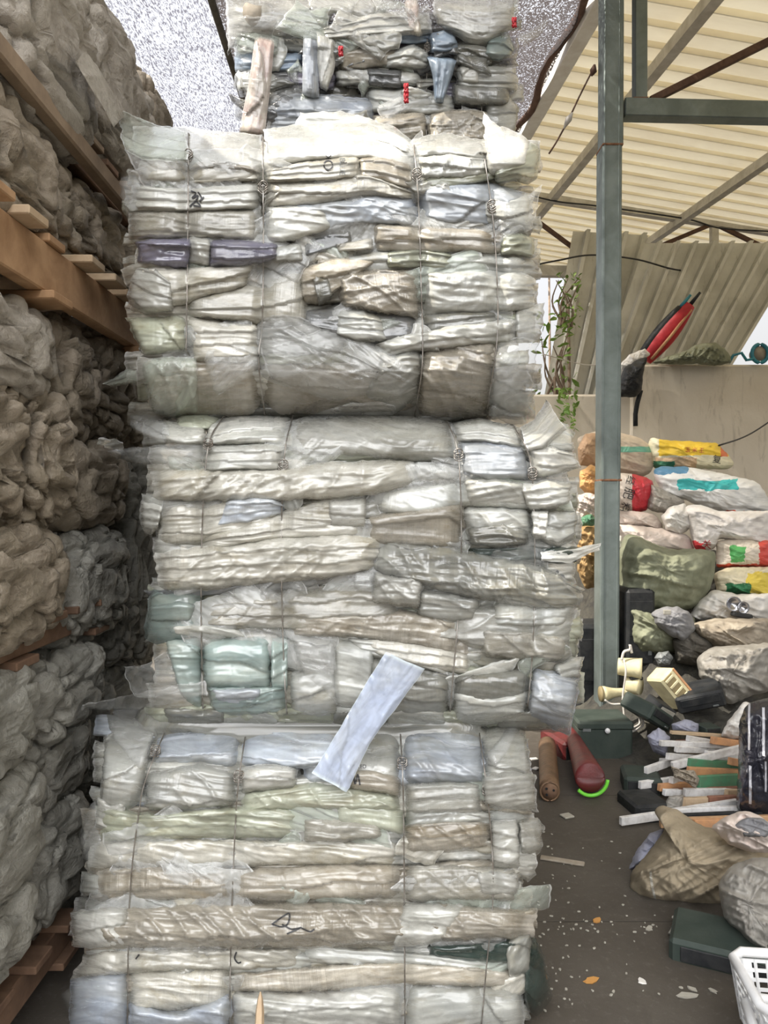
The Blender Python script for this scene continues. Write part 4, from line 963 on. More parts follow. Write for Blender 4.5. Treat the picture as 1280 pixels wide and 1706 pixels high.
sheet(B4, 'film_pink', [(674, -10), (676, 30), (680, 60)], [(696, -10), (700, 30), (706, 60)], lift=.08, puff=.015, ang=1.5, name='hanging_flap')
sheet(B4, 'film_white', [(504, 50), (530, 20), (548, 6)], [(526, 56), (546, 36), (560, 16)], lift=.02, puff=.01, name='loose_ear', endtuck=0)
sheet(B4, 'film_clear_green', [(574, 0), (600, -6), (612, 2)], [(580, 28), (600, 28), (616, 24)], lift=.02, puff=.01, name='loose_ear', endtuck=0)
sheet(B4, 'film_clear', [(866, 60), (890, 48), (912, 30)], [(872, 76), (896, 62), (914, 36)], lift=.0, puff=.01, name='loose_ear', endtuck=0)
scraps(B4, R, ['film_clear', 'film_clear', 'film_grey', 'film_clear_green', 'film_smoke', 'film_dark'], 34, (405, 855, 60, 215), (18, 55), (.04, .085), .8, .45)
scraps(B4, R, ['film_clear', 'film_clear_green', 'film_white'], 12, (390, 860, -8, 70), (40, 80), (.04, .09), .7, .45)
wires(B4)
# tan cup-shaped roll of film in the upper left corner of it
mb = MB(); c0 = P(425, 44, 2.885)
ring = []
for k in range(12):
    t = k / 11; r = .046 * math.sin(math.pi * (.10 + .62 * t)) + .006
    ring.append((r, c0 + Vector((0, 0, -.03 + .095 * t))))
V = []; 
for r, c in ring:
    for j in range(20): a = j / 20 * 2 * math.pi; V.append(c + Vector((r * math.cos(a) * (1 + .1 * math.sin(3 * a)), r * math.sin(a), .012 * math.sin(2 * a + 1))))
Fc = [(i * 20 + j, i * 20 + (j + 1) % 20, (i + 1) * 20 + (j + 1) % 20, (i + 1) * 20 + j) for i in range(11) for j in range(20)] + [tuple(range(20))]
mesh_obj('tan_roll', np.array([tuple(v) for v in V]), Fc, 'cloth_beige', B4.root)
for (x, y) in ((568, 86), (677, 148), (677, 164), (857, 38)):
    mb = MB()
    for q in range(3): mb.tube([P(x + 3 * math.sin(q * 2 + i), y - 8 + i * 4, 2.78 - .004 * (i % 2)) for i in range(5)], .0045, 5)
    mb.build('red_tie', 'red', B4.root, smooth=True)
# stroke and stamp marks on the film
def mark_host(B, x, y):
    best = None
    c = Vector((0, 0, CH)); d = (P(x, y, 1.0) - c).normalized(); off = world_off(B.root)
    for ch in B.root.children:
        if ch.name.startswith(('film_fold', 'loose_wrap', 'film_drape', 'loose_ear')):
            bb = [Vector(q) + off for q in ch.bound_box]
            bv = BVHTree.FromPolygons([v.co + off for v in ch.data.vertices], [tuple(p.vertices) for p in ch.data.polygons])
            h = bv.ray_cast(c, d)
            if h[0] is not None and (best is None or h[3] < best[0]): best = (h[3], ch)
    return best[1] if best else None
for B, (x, y), txt, size, rot, mt_ in ((B3, (548, 275), 'O', 24, math.pi / 2, 'ink'), (B3, (548, 262), 'K', 13, math.pi / 2, 'ink'), (B3, (570, 277), 'BLUE', 13, -math.pi / 2, 'grey_plastic'),
                                      (B1, (592, 1277), 'NOT LED', 9, 0, 'ink'), (B4, (432, 118), '41', 16, math.pi / 2, 'ink_red'), (B4, (424, 205), '12', 15, math.pi / 2, 'ink_red')):
    h = mark_host(B, x, y)
    if h: text_mark(h, txt, x, y, size, rot, mt_, off=.004)
for B, (x, y), lines in ((B3, (325, 330), [[(318, 318), (326, 322), (320, 330), (330, 326), (324, 338)], [(316, 344), (326, 336), (334, 344), (322, 342)], [(330, 320), (336, 330), (332, 336), (340, 328)]]),
                         (B1, (480, 1535), [[(453, 1540), (470, 1528), (482, 1522), (480, 1538), (470, 1544), (454, 1540)], [(470, 1540), (486, 1548), (500, 1546), (478, 1556)], [(500, 1545), (516, 1552), (524, 1548)]]),
                         (B1, (396, 1592), [[(394, 1586), (391, 1596), (396, 1604), (402, 1603)]]), (B1, (228, 1594), [[(226, 1598), (232, 1590)]]), (B1, (600, 1300), [[(584, 1304), (588, 1290), (592, 1306), (596, 1290), (600, 1308)]])):
    h = mark_host(B, x, y)
    if h: stroke_mark(h, lines, 2.6, 'ink', off=.004)
# the hidden bales that carry the back one
for k, (z, lb) in enumerate(((0.0, 'rear film bale standing on the floor behind the front stack'), (.865, 'rear film bale, second from the floor behind the front stack'), (1.73, 'rear film bale directly under the ragged top one'))):
    r = empty('film_bale', (-.02, 3.42, z), lb, 'bale')
    src = [c for c in B2.root.children if c.name.startswith('packed_core')][0]
    c = src.copy(); COL.objects.link(c); c.parent = r
# ---------------------------------------------------------------- left stack: knobbly bundles of dirty film on pallets
FX = -0.90          # plane of the stack's side towards the passage
def YX(x): return -FX * F / (640.0 - x)
def bundle(x0, x1, y0, y1, label, mat='foam_tan', lump=.085, amp=.05, xo=0.0, depth=.34, seed=0, sq=.55, knob=0.0):
    Y0 = YX(x0); Y1 = YX(x1); Yc = (Y0 + Y1) / 2
    za = P(0, y0, Yc).z; zb = P(0, y1, Yc).z
    hx, hy, hz = depth / 2 - .01, (Y1 - Y0) / 2 * 1.0, (za - zb) / 2 * .98
    cx, cy, cz = FX + xo - depth / 2, Yc, (za + zb) / 2
    n = 120; nv = 84
    th = np.linspace(0, 2 * np.pi, n, endpoint=False)[:, None]; ph = np.linspace(-np.pi / 2, np.pi / 2, nv)[None, :]
    def sp(c, e): return np.sign(c) * np.abs(c)**e
    dx = sp(np.cos(th), sq) * sp(np.cos(ph), sq); dy = sp(np.sin(th), sq) * sp(np.cos(ph), sq); dz = sp(np.sin(ph), sq) + 0 * th
    X = cx + dx * hx; Y = cy + dy * hy; Z = cz + dz * hz
    nrm = np.stack([dx / hx, dy / hy, dz / hz], -1); nrm /= np.linalg.norm(nrm, axis=-1)[..., None]
    wx = X + .03 * pn(X * 9, Y * 9, Z * 9 + seed); wy = Y + .03 * pn(X * 9 + 5, Y * 9, Z * 9 + seed); wz = Z + .03 * pn(X * 9, Y * 9 + 5, Z * 9 + seed)
    lump = lump * .82; f1, f2 = cell(wx / lump + seed, wy / lump, wz / lump * 1.15)
    g1, g2 = cell(wx / (lump * .42) + seed, wy / (lump * .42) + 3, wz / (lump * .42))
    h = amp * (np.sqrt(np.clip(1 - f1**2 * .95, 0, 1)) - .6) + amp * .22 * (np.sqrt(np.clip(1 - g1**2, 0, 1)) - .5)
    h = h * 1.1 - amp * .5 * np.exp(-((f2 - f1) / .09)**2)
    h = h + .016 * fbm(X * 4, Y * 4, Z * 4 + seed, 3) + .006 * ridge(X * 16, Y * 16, Z * 22 + seed) + .005 * fbm(X * 34, Y * 34, Z * 44, 2)
    V = np.stack([X, Y, Z], -1) + nrm * h[..., None]
    o = mesh_obj('film_bundle', V.reshape(-1, 3), grid_faces(n, nv, True), mat)
    o.data.transform(Matrix.Translation((-cx, -cy, -(cz - hz)))); o.location = (cx, cy, cz - hz)
    tag(o, label, 'bundle', 'knobbly bundles of dirty film on the left pallets'); return o
bundle(-260, 30, -120, 150, 'lumpy off-white bundle on the top pallet at the very front, upper left corner', 'foam_light', .12, .05, .02, .42, 1)
bundle(-40, 150, -110, 235, 'big pale lumpy bundle on the top pallet, hanging over the brown beam', 'foam_light', .11, .05, .06, .44, 2)
bundle(130, 232, -10, 265, 'pale bundle on the top pallet, second from its far end', 'foam_light', .13, .045, .03, .44, 3)
bundle(196, 262, 110, 310, 'grey-white bundle at the far end of the top pallet, touching the bale corner', 'foam_light', .09, .045, .02, .4, 4)
bundle(246, 304, 140, 300, 'small tan crumpled bundle at the furthest top end against the bright net', 'foam_tan', .08, .05, .0, .4, 5)
bundle(-220, 0, 110, 370, 'bundle under the brown beam, mostly cut off by the left edge', 'foam_tan', .10, .045, .0, .4, 6)
bundle(-70, 92, 170, 392, 'rounded beige bundle between the two upper pallets at the left edge', 'foam_tan', .10, .05, .05, .42, 7)
bundle(82, 168, 300, 440, 'knobbly tan bundle of balled film between the two upper pallets', 'foam_tan', .085, .06, .02, .4, 8, knob=1)
bundle(150, 226, 330, 490, 'dark knobbly bundle at the far end between the two upper pallets', 'foam_tan', .085, .06, .0, .4, 9)
bundle(-130, 96, 470, 655, 'large warm beige bundle directly below the orange pallet, left edge', 'foam_light', .10, .045, .04, .44, 10)
bundle(90, 170, 535, 735, 'creased bundle below the orange pallet, next to the large beige one', 'foam_tan', .085, .05, .02, .42, 11)
bundle(160, 238, 545, 735, 'shadowed bundle below the pallet nearest the bales at mid height', 'foam_tan', .07, .05, .0, .4, 12)
bundle(-120, 40, 620, 880, 'bundle of small fist-sized balls at mid height on the left edge', 'foam_tan', .07, .065, .03, .42, 13)
bundle(34, 108, 640, 872, 'bundle of pale round balls at mid height beside the left edge', 'foam_tan', .07, .07, .04, .42, 14)
bundle(100, 226, 735, 884, 'wide flat bundle with long creases at mid height', 'foam_tan', .13, .04, .02, .42, 15)
bundle(-110, 108, 872, 1088, 'big knotted grey-beige bundle resting on the lower pallet, left edge', 'foam_tan', .09, .055, .05, .44, 16)
bundle(100, 216, 878, 1062, 'rounded grey bundle resting on the lower pallet beside the dark gap', 'foam_grey', .085, .05, .03, .42, 17)
bundle(205, 252, 985, 1100, 'small dark bundle deep in the gap beside the middle bale', 'foam_grey', .07, .05, -.02, .36, 18)
bundle(-120, 62, 1118, 1312, 'smooth shiny grey bundle below the lower pallet at the left edge', 'foam_grey', .13, .04, .04, .44, 19)
bundle(50, 174, 1085, 1215, 'silvery creased bundle just below the lower pallet', 'foam_grey', .10, .05, .03, .42, 20)
bundle(58, 168, 1195, 1345, 'grey bundle behind, third row below the lower pallet', 'foam_grey', .10, .045, -.01, .4, 21)
bundle(-100, 74, 1300, 1500, 'crinkled grey bundle in the lowest rows at the left edge', 'foam_grey', .12, .045, .04, .44, 22)
bundle(64, 154, 1325, 1530, 'dark grey-green bundle low down beside the lowest bale', 'foam_grey', .11, .045, .0, .4, 23)
bundle(-90, 56, 1460, 1660, 'lowest grey bundle on the bottom pallet at the left edge', 'foam_grey', .12, .045, .03, .44, 24)

def pallet(zt, Y0, Y1, label, mats=('wood', 'wood_pale'), th=.13, x1=FX + .05):
    r = empty('wooden_pallet', (x1 - .45, (Y0 + Y1) / 2, zt - th), label, 'pallet', 'wooden pallets of the left stack')
    rs = random.Random(int(zt * 10)); x0 = x1 - 1.0
    n = max(4, int((Y1 - Y0) / .16))
    for k in range(n):
        y = Y0 + (k + .5) * (Y1 - Y0) / n
        mb = MB(); mb.box(((x0 + x1) / 2 + rs.uniform(-.02, .03), y, zt - .011), (x1 - x0, .10, .022), Matrix.Rotation(rs.uniform(-.015, .015), 3, 'Z'), .003)
        mb.build('deck_board', rs.choice(mats), r)
    for xx in (x1 - .05, (x0 + x1) / 2, x0 + .04):
        mb = MB(); h = th - .044
        mb.box((xx, (Y0 + Y1) / 2, zt - .022 - h / 2), (.045, Y1 - Y0, h), bev=.004)
        mb.build('stringer', mats[0], r)
    for y in (Y0 + .08, (Y0 + Y1) / 2, Y1 - .08):
        mb = MB(); mb.box(((x0 + x1) / 2, y, zt - th + .011), (x1 - x0, .12, .022), bev=.003); mb.build('bottom_board', rs.choice(mats), r)
    return r
bundle(232, 300, 560, 760, 'added bundle darkening the gap beside the eye-level bale', 'foam_tan', .08, .05, -.02, .4, 31)  # this and the next four bundles added to keep the gap dark
bundle(236, 300, 330, 520, 'added bundle darkening the view behind the corner of the eye-level bale, upper gap', 'foam_tan', .08, .05, .0, .4, 32)
bundle(150, 300, 1290, 1520, 'added bundle darkening the floor level of the gap left of the lowest bale', 'foam_grey', .10, .05, -.06, .5, 35)
bundle(228, 310, 740, 1110, 'added bundle darkening the gap beside the middle bale, above the small one', 'foam_grey', .08, .05, -.0, .4, 33)
bundle(160, 300, 1090, 1300, 'added bundle darkening the bottom of the gap left of the hanging point', 'foam_grey', .10, .05, -.06, .5, 34)
pallet(2.53, 1.25, 2.95, 'brown wooden pallet carrying the top row of pale bundles', ('wood_dark', 'wood_tan'), .12, FX + .0)
pallet(2.10, 1.2, 2.75, 'orange-brown wooden pallet between the beige bundles', ('wood', 'wood_pale'), .17, FX + .07)
pallet(1.12, 1.3, 2.45, 'dark wooden pallet between the beige and the grey bundles', ('wood_dark', 'wood_dark'), .11, FX + .02)
pallet(.20, 1.2, 2.3, 'dark wooden pallet on the floor under the left stack', ('wood_dark', 'wood_dark'), .13, FX - .02)
mb = MB(); mb.bar((FX + .045, 1.15, 2.43), (FX + .035, 2.72, 2.41), .04, .055, bev=.006)
tag(mb.build('wooden_beam', 'wood_tan'), 'pale brown beam running under the top row of the left stack', 'beam')
# smooth film flap running across the top bundles
class _B: pass
FB = _B(); FB.root = None; FB.D = 2.3; FB.n = 0; FB.pinch = lambda x, y: 0 * x; FB.d = lambda x, y: -(FX + .105) * F / (640.0 - x)
o = sheet(FB, 'foam_light', [(126, 104), (150, 146), (190, 212)], [(144, 82), (172, 124), (212, 186)], lift=0, puff=.0, tuck=.0, endtuck=0, name='film_wrap'); tag(o, 'smooth beige strip of film wrapped diagonally over the top left bundles', 'film')
# small pale torn scraps caught between bundles
for (x, y, s, lb) in ((190, 742, 16, 'torn white film scrap beside the tip of the clear flap on the left bundles'), (172, 736, 10, 'tiny white scrap on the upper edge of the creased wide bundle')):
    o = sheet(FB, 'film_white', [(x - s, y - s * .4), (x, y - s * .6), (x + s, y - s * .2)], [(x - s, y + s * .1), (x, y + s * .3), (x + s, y + s * .3)], lift=.01, puff=.01, tuck=0, endtuck=0, name='film_scrap')
    tag(o, lb, 'film', 'white scraps on the left bundles')

# ---------------------------------------------------------------- closed soft things from their outline, with real depth
def blob(name, label, cat, outline, D, thick, mat, tilt=0.0, wr=.012, wf=9.0, seed=0, parent=None, group=None, power=2.2, n=110, rings=30, ang=0.4, back=.6):
    ol = np.array(outline, float)
    c = ol.mean(0); closed = np.vstack([ol, ol[:1]])
    d = np.concatenate([[0], np.cumsum(np.linalg.norm(np.diff(closed, axis=0), axis=1))]); t = np.linspace(0, d[-1], n, endpoint=False)
    E = np.stack([np.interp(t, d, closed[:, 0]), np.interp(t, d, closed[:, 1])], -1)
    k = 2; ker = np.ones(2 * k + 1) / (2 * k + 1)
    E = np.stack([np.convolve(np.concatenate([E[-k:, a], E[:, a], E[:k, a]]), ker, 'valid') for a in (0, 1)], -1)
    sc = D / F
    E = E + np.stack([1.6 * pn(E[:, 0] / 9, E[:, 1] / 9, seed), 1.6 * pn(E[:, 0] / 9, E[:, 1] / 9, seed + 4)], -1)
    V = []; UV = []; nf = rings; nb = 10
    lo = ol.min(0); hi = ol.max(0)
    for side, cnt in ((1, nf), (-1, nb)):
        for r in range(cnt):
            s = (r / (cnt - .0)) if side == 1 else (cnt - r) / cnt
            if side == 1: s = math.sin(s * math.pi / 2)
            q = c + (E - c) * max(s, .02)
            h = (1 - min(1, s)**power)**.62
            dd = D + tilt * (q[:, 1] - c[1]) * sc - thick * h * (1 if side == 1 else -back)
            X = q[:, 0] * sc; Z = q[:, 1] * sc
            a = ang; pp = X * math.cos(a) + Z * math.sin(a); qq = -X * math.sin(a) + Z * math.cos(a)
            w = wr * (1.2 * ridge(pp * wf * .45, qq * wf * 1.5, seed)**2 + .9 * fbm(pp * wf, qq * wf * 1.3, seed + 3, 3) + .5 * ridge(pp * wf * 2.2 + 4, qq * wf * 1.2, seed + 1) + .45 * ridge(pp * wf * .9, qq * wf * 4.5, seed + 6)**2 + .3 * ridge(pp * wf * 5, qq * wf * 3, seed + 8)**2) * min(1, h * 1.6 + .15)
            V.append(PA(q[:, 0], q[:, 1], dd - w * (1 if side == 1 else 0))); UV.append((q - lo) / (hi - lo) * [1, -1] + [0, 1])
    V = np.array(V).reshape(-1, 3); UV = np.array(UV).reshape(-1, 2); m = nf + nb
    Fc = [(r * n + (j + 1) % n, r * n + j, (r + 1) * n + j, (r + 1) * n + (j + 1) % n) for r in range(m - 1) for j in range(n)]
    Fc += [tuple(range(n)), tuple(range((m - 1) * n, m * n))[::-1]]
    o = mesh_obj(name, V, Fc, mat, parent, UV)
    if parent is None:
        b = P(c[0], hi[1], D); o.data.transform(Matrix.Translation(-b)); o.location = b; tag(o, label, cat, group)
    elif label: o['label'] = label
    return o
# the mound under the scrap pile on the right
def mound():
    nu, nv = 120, 110; xs = np.linspace(1.12, 4.6, nu)[:, None] + np.zeros((1, nv)); ys = np.linspace(3.35, 7.15, nv)[None, :] + np.zeros((nu, 1))
    edge = np.clip((xs - 1.22) / .5, 0, 1) * np.clip((ys - 3.45) / .5, 0, 1)
    edge = edge * np.clip((ys - 3.95) / .25, 0, 1); base = np.interp(ys, [3.4, 3.95, 4.6, 5.2, 5.7, 7.2], [0, .10, .22, .55, .9, 1.0]) * edge
    f1, f2 = cell(xs * 7, ys * 7, base * 3); z = base * (.85 + .25 * fbm(xs * 2, ys * 2)) + .09 * edge * (1 - f1) + .04 * edge * fbm(xs * 9, ys * 9)
    o = mesh_obj('scrap_mound', np.stack([xs, ys, z - .02], -1).reshape(-1, 3), grid_faces(nu, nv), 'scrap'); tag(o, 'dark mound of mixed small scrap under the sacks right of the post', 'scrap', kind='stuff')
mound()

patterned('sack_green_stripe', (.66, .55, .42), [(.52, .64, (.16, .42, .30), 1)], wob=.05)
patterned('sack_yellow', (.80, .74, .52), [(.12, 1.1, (.85, .58, .05), 0, .42, 2), (.08, .55, (.66, .46, .28), 0, -1, .38), (.06, .30, (.06, .22, .12), 0, -1, .26), (.82, .9, (.72, .18, .06), 0, .4, 2)], wob=.10)
patterned('sack_turquoise', (.78, .78, .76), [(.22, .72, (.05, .45, .45), 0, .52, .74), (.02, .3, (.10, .25, .40), 0, .84, 2), (.40, 1.2, (.72, .10, .04), 0, -1, .10)], wob=.12)
patterned('sack_red', (.72, .64, .56), [(.48, .98, (.52, .035, .05))], wob=.04, rough=.35)
patterned('sack_redmark', (.76, .72, .68), [(.02, .22, (.75, .06, .07), 0, -1, .24)], wob=.3)
patterned('sack_redgreen', (.74, .66, .55), [(.25, .50, (.10, .40, .12), 0, .2, .75), (.75, 1.2, (.65, .08, .06)), (-1, 2, (.6, .1, .06), 0, -1, .12)], wob=.15)
patterned('sack_yellowgreen', (.80, .72, .52), [(.55, 1.2, (.80, .62, .10), 0, .1, .8), (.2, .62, (.05, .22, .10), 0, .08, .42)], wob=.2)
patterned('black_print', (.025, .025, .035), [(.28, .33, (.5, .5, .54), 0, .55, .95), (.60, .66, (.5, .5, .54), 0, .5, .9), (.30, .36, (.5, .5, .54), 0, .1, .42), (.66, .70, (.45, .45, .5), 0, .2, .45)], wob=.03, rough=.25)
patterned('burlap_seam', (.44, .37, .27), [], rough=.95, base2=(.31, .26, .18))

sk = 'sacks piled by the back wall'
blob('woven_sack', 'cream sack with a green stripe at the top of the pile behind the post', 'sack', [(962, 728), (1000, 716), (1040, 722), (1070, 730), (1088, 748), (1089, 782), (1076, 794), (1030, 792), (970, 788)], 5.95, .16, 'sack_green_stripe', seed=1, group=sk)
ys_ = blob('woven_sack', 'bright yellow printed sack on top of the pile', 'sack', [(1082, 728), (1110, 733), (1150, 735), (1195, 738), (1208, 752), (1226, 772), (1214, 782), (1150, 782), (1088, 780), (1080, 752)], 5.95, .14, 'sack_yellow', seed=2, group=sk, wr=.016)
blob('woven_sack', 'white sack with turquoise print and a red lower edge', 'sack', [(1086, 784), (1100, 776), (1150, 778), (1200, 788), (1262, 802), (1280, 826), (1286, 855), (1230, 860), (1180, 852), (1140, 832), (1105, 826)], 5.75, .17, 'sack_turquoise', seed=3, group=sk, wr=.016)
rs_ = blob('woven_sack', 'crimson and white lettered sack leaning right of the post', 'sack', [(1018, 786), (1060, 790), (1088, 800), (1092, 822), (1078, 850), (1060, 856), (1018, 840)], 5.7, .13, 'sack_red', seed=4, group=sk, ang=1.2)
blob('plastic_bag', 'grey translucent bag wedged between the crimson and the turquoise sacks', 'bag', [(1084, 806), (1110, 818), (1140, 832), (1142, 844), (1112, 856), (1086, 852), (1078, 846)], 5.66, .09, 'bag_clear', seed=5)
blob('plastic_bag', 'round white tied bag in the middle of the sack pile', 'bag', [(1102, 862), (1115, 845), (1140, 838), (1154, 855), (1152, 880), (1134, 892), (1110, 884)], 5.5, .12, 'sack_white', seed=6, wr=.016)
rm = blob('woven_sack', 'white sack with red lettering, its tied mouth pointing left', 'sack', [(1140, 842), (1165, 840), (1200, 852), (1286, 850), (1290, 908), (1240, 904), (1196, 896), (1192, 916), (1160, 920), (1150, 890)], 5.45, .16, 'sack_redmark', seed=7, group=sk, wr=.018)
blob('woven_sack', 'white sack printed with green and red at the right edge', 'sack', [(1193, 902), (1230, 896), (1288, 900), (1290, 946), (1240, 946), (1194, 946)], 5.4, .14, 'sack_redgreen', seed=8, group=sk)
blob('woven_sack', 'cream and yellow sack with a dark green band at the right edge', 'sack', [(1188, 956), (1215, 945), (1288, 944), (1290, 994), (1240, 992), (1196, 988)], 5.3, .14, 'sack_yellowgreen', seed=9, group=sk)
blob('woven_sack', 'flat pinkish sack directly right of the post under the crimson one', 'sack', [(1010, 850), (1060, 852), (1090, 856), (1106, 874), (1104, 882), (1060, 880), (1010, 874)], 5.6, .12, 'sack_pink', seed=10, group=sk)
blob('woven_sack', 'pale pink sack with faint print above the big green one', 'sack', [(1010, 872), (1050, 874), (1100, 880), (1150, 892), (1158, 918), (1110, 922), (1040, 925), (1010, 930)], 5.5, .14, 'sack_pink', seed=11, group=sk)
blob('woven_sack', 'small pale upright sack end right beside the post at the big green sack', 'sack', [(1008, 890), (1036, 892), (1044, 915), (1036, 945), (1008, 945)], 5.25, .08, 'sack_white', seed=12, group=sk)
big = blob('woven_sack', 'large grey-green woven sack standing right of the post', 'sack', [(1030, 925), (1042, 888), (1062, 892), (1090, 906), (1120, 916), (1160, 914), (1194, 918), (1192, 955), (1180, 990), (1160, 1015), (1110, 1022), (1060, 1016), (1032, 990)], 5.15, .30, 'cloth_greygreen', seed=13, wr=.03, wf=5, group=sk, ang=.15)
blob('woven_sack', 'lower grey-green sack squashed beneath the large one', 'sack', [(1042, 1006), (1080, 1014), (1130, 1018), (1160, 1030), (1156, 1068), (1120, 1090), (1070, 1094), (1044, 1070)], 5.0, .24, 'cloth_greygreen', seed=14, wr=.028, wf=6, group=sk)
blob('cloth', 'white rag spread under the chrome lamp part', 'cloth', [(1146, 1030), (1165, 1000), (1190, 982), (1230, 990), (1288, 988), (1288, 1034), (1220, 1038), (1170, 1036)], 5.1, .16, 'sack_white', seed=15, wr=.025)
blob('cloth', 'dark grey cap-like garment lying on the green sack', 'cloth', [(1085, 1022), (1100, 1012), (1130, 1010), (1152, 1022), (1160, 1050), (1140, 1068), (1118, 1060), (1094, 1042)], 4.72, .10, 'cloth_grey', seed=16, wr=.014)
lm = P(1112, 1020, 4.6)
mb = MB(); mb.box(lm, (.045, .01, .028), bev=.003); tag(mb.build('paper_tag', 'chip'), 'small white tag lying on the dark grey garment', 'tag')
blob('cloth', 'beige blanket heaped at the right edge below the chrome part', 'cloth', [(1148, 1040), (1190, 1030), (1288, 1030), (1290, 1082), (1240, 1090), (1190, 1078), (1160, 1060)], 4.85, .2, 'cloth_beige', seed=17, wr=.03)
blob('cloth', 'dark brown rag between the grey garment and the clear plastic', 'cloth', [(1120, 1066), (1150, 1046), (1186, 1066), (1190, 1092), (1160, 1110), (1128, 1104)], 4.8, .12, 'cloth_dark', seed=18, wr=.02)
blob('plastic_bag', 'crumpled clear plastic bag on the right of the scrap pile', 'bag', [(1160, 1096), (1185, 1078), (1235, 1074), (1290, 1070), (1290, 1150), (1250, 1160), (1215, 1176), (1190, 1150), (1166, 1130)], 4.55, .2, 'bag_clear', seed=19, wr=.035, wf=8)
# chrome lamp part
cl = empty('lamp_reflector', tuple(P(1228, 1028, 4.85)), 'chrome twin reflector lamp part lying on the white rag', 'lamp part')
for (x, y, r) in ((1222, 1006, .05), (1238, 1012, .04)):
    c = P(x, y, 4.85); mb = MB()
    prof = [(.3, .03), (.75, .015), (1.0, -.01), (.92, -.015), (.6, .008), (.05, .02)]
    V = []; 
    for pr, dz in prof:
        for k in range(24): a = k / 24 * 2 * math.pi; V.append(c + Vector((r * pr * math.cos(a), dz, r * pr * math.sin(a))))
    Fc = [(i * 24 + k, i * 24 + (k + 1) % 24, (i + 1) * 24 + (k + 1) % 24, (i + 1) * 24 + k) for i in range(5) for k in range(24)] + [tuple(range(120, 144))]
    mb.add(V, Fc); mb.build('reflector', 'chrome', cl, smooth=True)
mb = MB(); mb.box(P(1236, 1025, 4.84), (.13, .05, .03), Matrix.Rotation(.15, 3, 'Y'), .008); mb.build('bracket', 'black_plastic', cl)

# things showing in the slit between the middle bale and the post
blob('cardboard_sack', 'folded tan paper sack in the slit left of the post', 'sack', [(962, 748), (975, 722), (996, 722), (996, 778), (966, 776)], 5.7, .1, 'tan_paper', seed=20)
blob('foam_piece', 'orange-yellow foam piece in the slit left of the post', 'foam', [(966, 786), (985, 774), (998, 780), (998, 822), (980, 826), (966, 812)], 5.55, .09, 'orange_foam', seed=21, wr=.02)
blob('plastic_scrap', 'crumpled cream plastic below the orange foam left of the post', 'plastic scrap', [(958, 826), (985, 820), (998, 828), (998, 870), (975, 876), (958, 860)], 5.4, .1, 'sack_pink', seed=22, wr=.025)
blob('straw_sack', 'rough straw-brown sack low in the slit left of the post', 'sack', [(962, 880), (985, 872), (998, 880), (998, 978), (975, 982), (962, 950)], 5.3, .14, 'straw', seed=23, wr=.03)
blob('plastic_scrap', 'green plastic scrap in the slit left of the post', 'plastic scrap', [(966, 862), (985, 856), (996, 866), (990, 876), (968, 876)], 5.2, .05, 'slat_green', seed=24)

# letters printed on the sacks
text_mark(rs_, '肥', 1047, 822, 20, -1.85, 'ink', off=.006); text_mark(rs_, '料', 1041, 846, 18, -1.85, 'ink', off=.006); text_mark(rs_, '经', 1050, 800, 16, -1.85, 'ink', off=.006)
text_mark(ys_, '复', 1195, 766, 15, -.15, 'ink', off=.006); text_mark(ys_, '玉 米 王', 1158, 750, 9, -.05, 'ink_red', off=.006)
text_mark(rm, '关', 1178, 908, 16, -.1, 'red', off=.006)
# ---------------------------------------------------------------- on and behind the wall
blob('tool_bag', 'black shoulder bag slumped on the wall end right of the post', 'bag', [(1030, 640), (1040, 612), (1066, 598), (1080, 594), (1072, 622), (1070, 650), (1060, 662), (1032, 662)], 7.05, .14, 'black_plastic', seed=30)
blob('plastic_sheet', 'shiny white sheet tucked behind the black shoulder bag', 'plastic scrap', [(1028, 612), (1050, 590), (1076, 580), (1084, 592), (1060, 604), (1036, 628)], 7.12, .05, 'sack_white', seed=31)
mb = MB(); mb.tube([P(1068, 650, 7.1), P(1062, 672, 7.12), P(1059, 690, 7.14), P(1059, 710, 7.15)], .022, 6); tag(mb.build('strap', 'black_plastic', smooth=True), 'black strap hanging down the plastered wall', 'strap')
def umb(p0, p1, r, mat, label, tipm):
    a, b = P(*p0, 7.28), P(*p1, 7.15)
    o = empty('folded_umbrella', tuple(a), label, 'umbrella')
    n = 9; pts = [a.lerp(b, t / n) for t in range(n + 1)]; rs = [r * (.35 + .65 * math.sin(math.pi * (.12 + .8 * t / n))) for t in range(n + 1)]
    mb = MB(); V = []
    mb.tube(pts, rs, 10); mb.build('canopy', mat, o, smooth=True)
    mb = MB(); mb.tube([b, b + (b - a).normalized() * .14], [.02, .012], 8); mb.build('tip', tipm, o, smooth=True)
    mb = MB(); mb.tube([a, a - (b - a).normalized() * .12], .012, 8); mb.build('handle', 'black_plastic', o, smooth=True)
umb((1076, 600), (1150, 508), .10, 'red', 'folded red umbrella standing slanted on the wall', 'black_plastic')
umb((1068, 592), (1134, 512), .06, 'black_plastic', 'folded dark umbrella just left of the red one', 'teal_plastic')
mb = MB(); mb.tube([P(1086, 598, 7.1), P(1118, 560, 7.1), P(1152, 516, 7.12)], .014, 8); tag(mb.build('broom_handle', 'slat_orange', smooth=True), 'thin orange stick leaning along the red umbrella', 'stick')
o = blob('cloth', 'striped grey-green folded cloth lying on top of the wall', 'cloth', [(1084, 604), (1110, 594), (1140, 586), (1160, 574), (1192, 570), (1212, 584), (1222, 604), (1190, 610), (1160, 606), (1120, 608)], 7.12, .16, 'cloth_greygreen', seed=33, wr=.035, wf=9, ang=-1.0)
gr_ = empty('round_gauge', tuple(P(1266, 606, 7.2)), 'round teal-rimmed object lying on the wall at the right edge', 'gauge')
c = P(1264, 590, 7.14); V = []
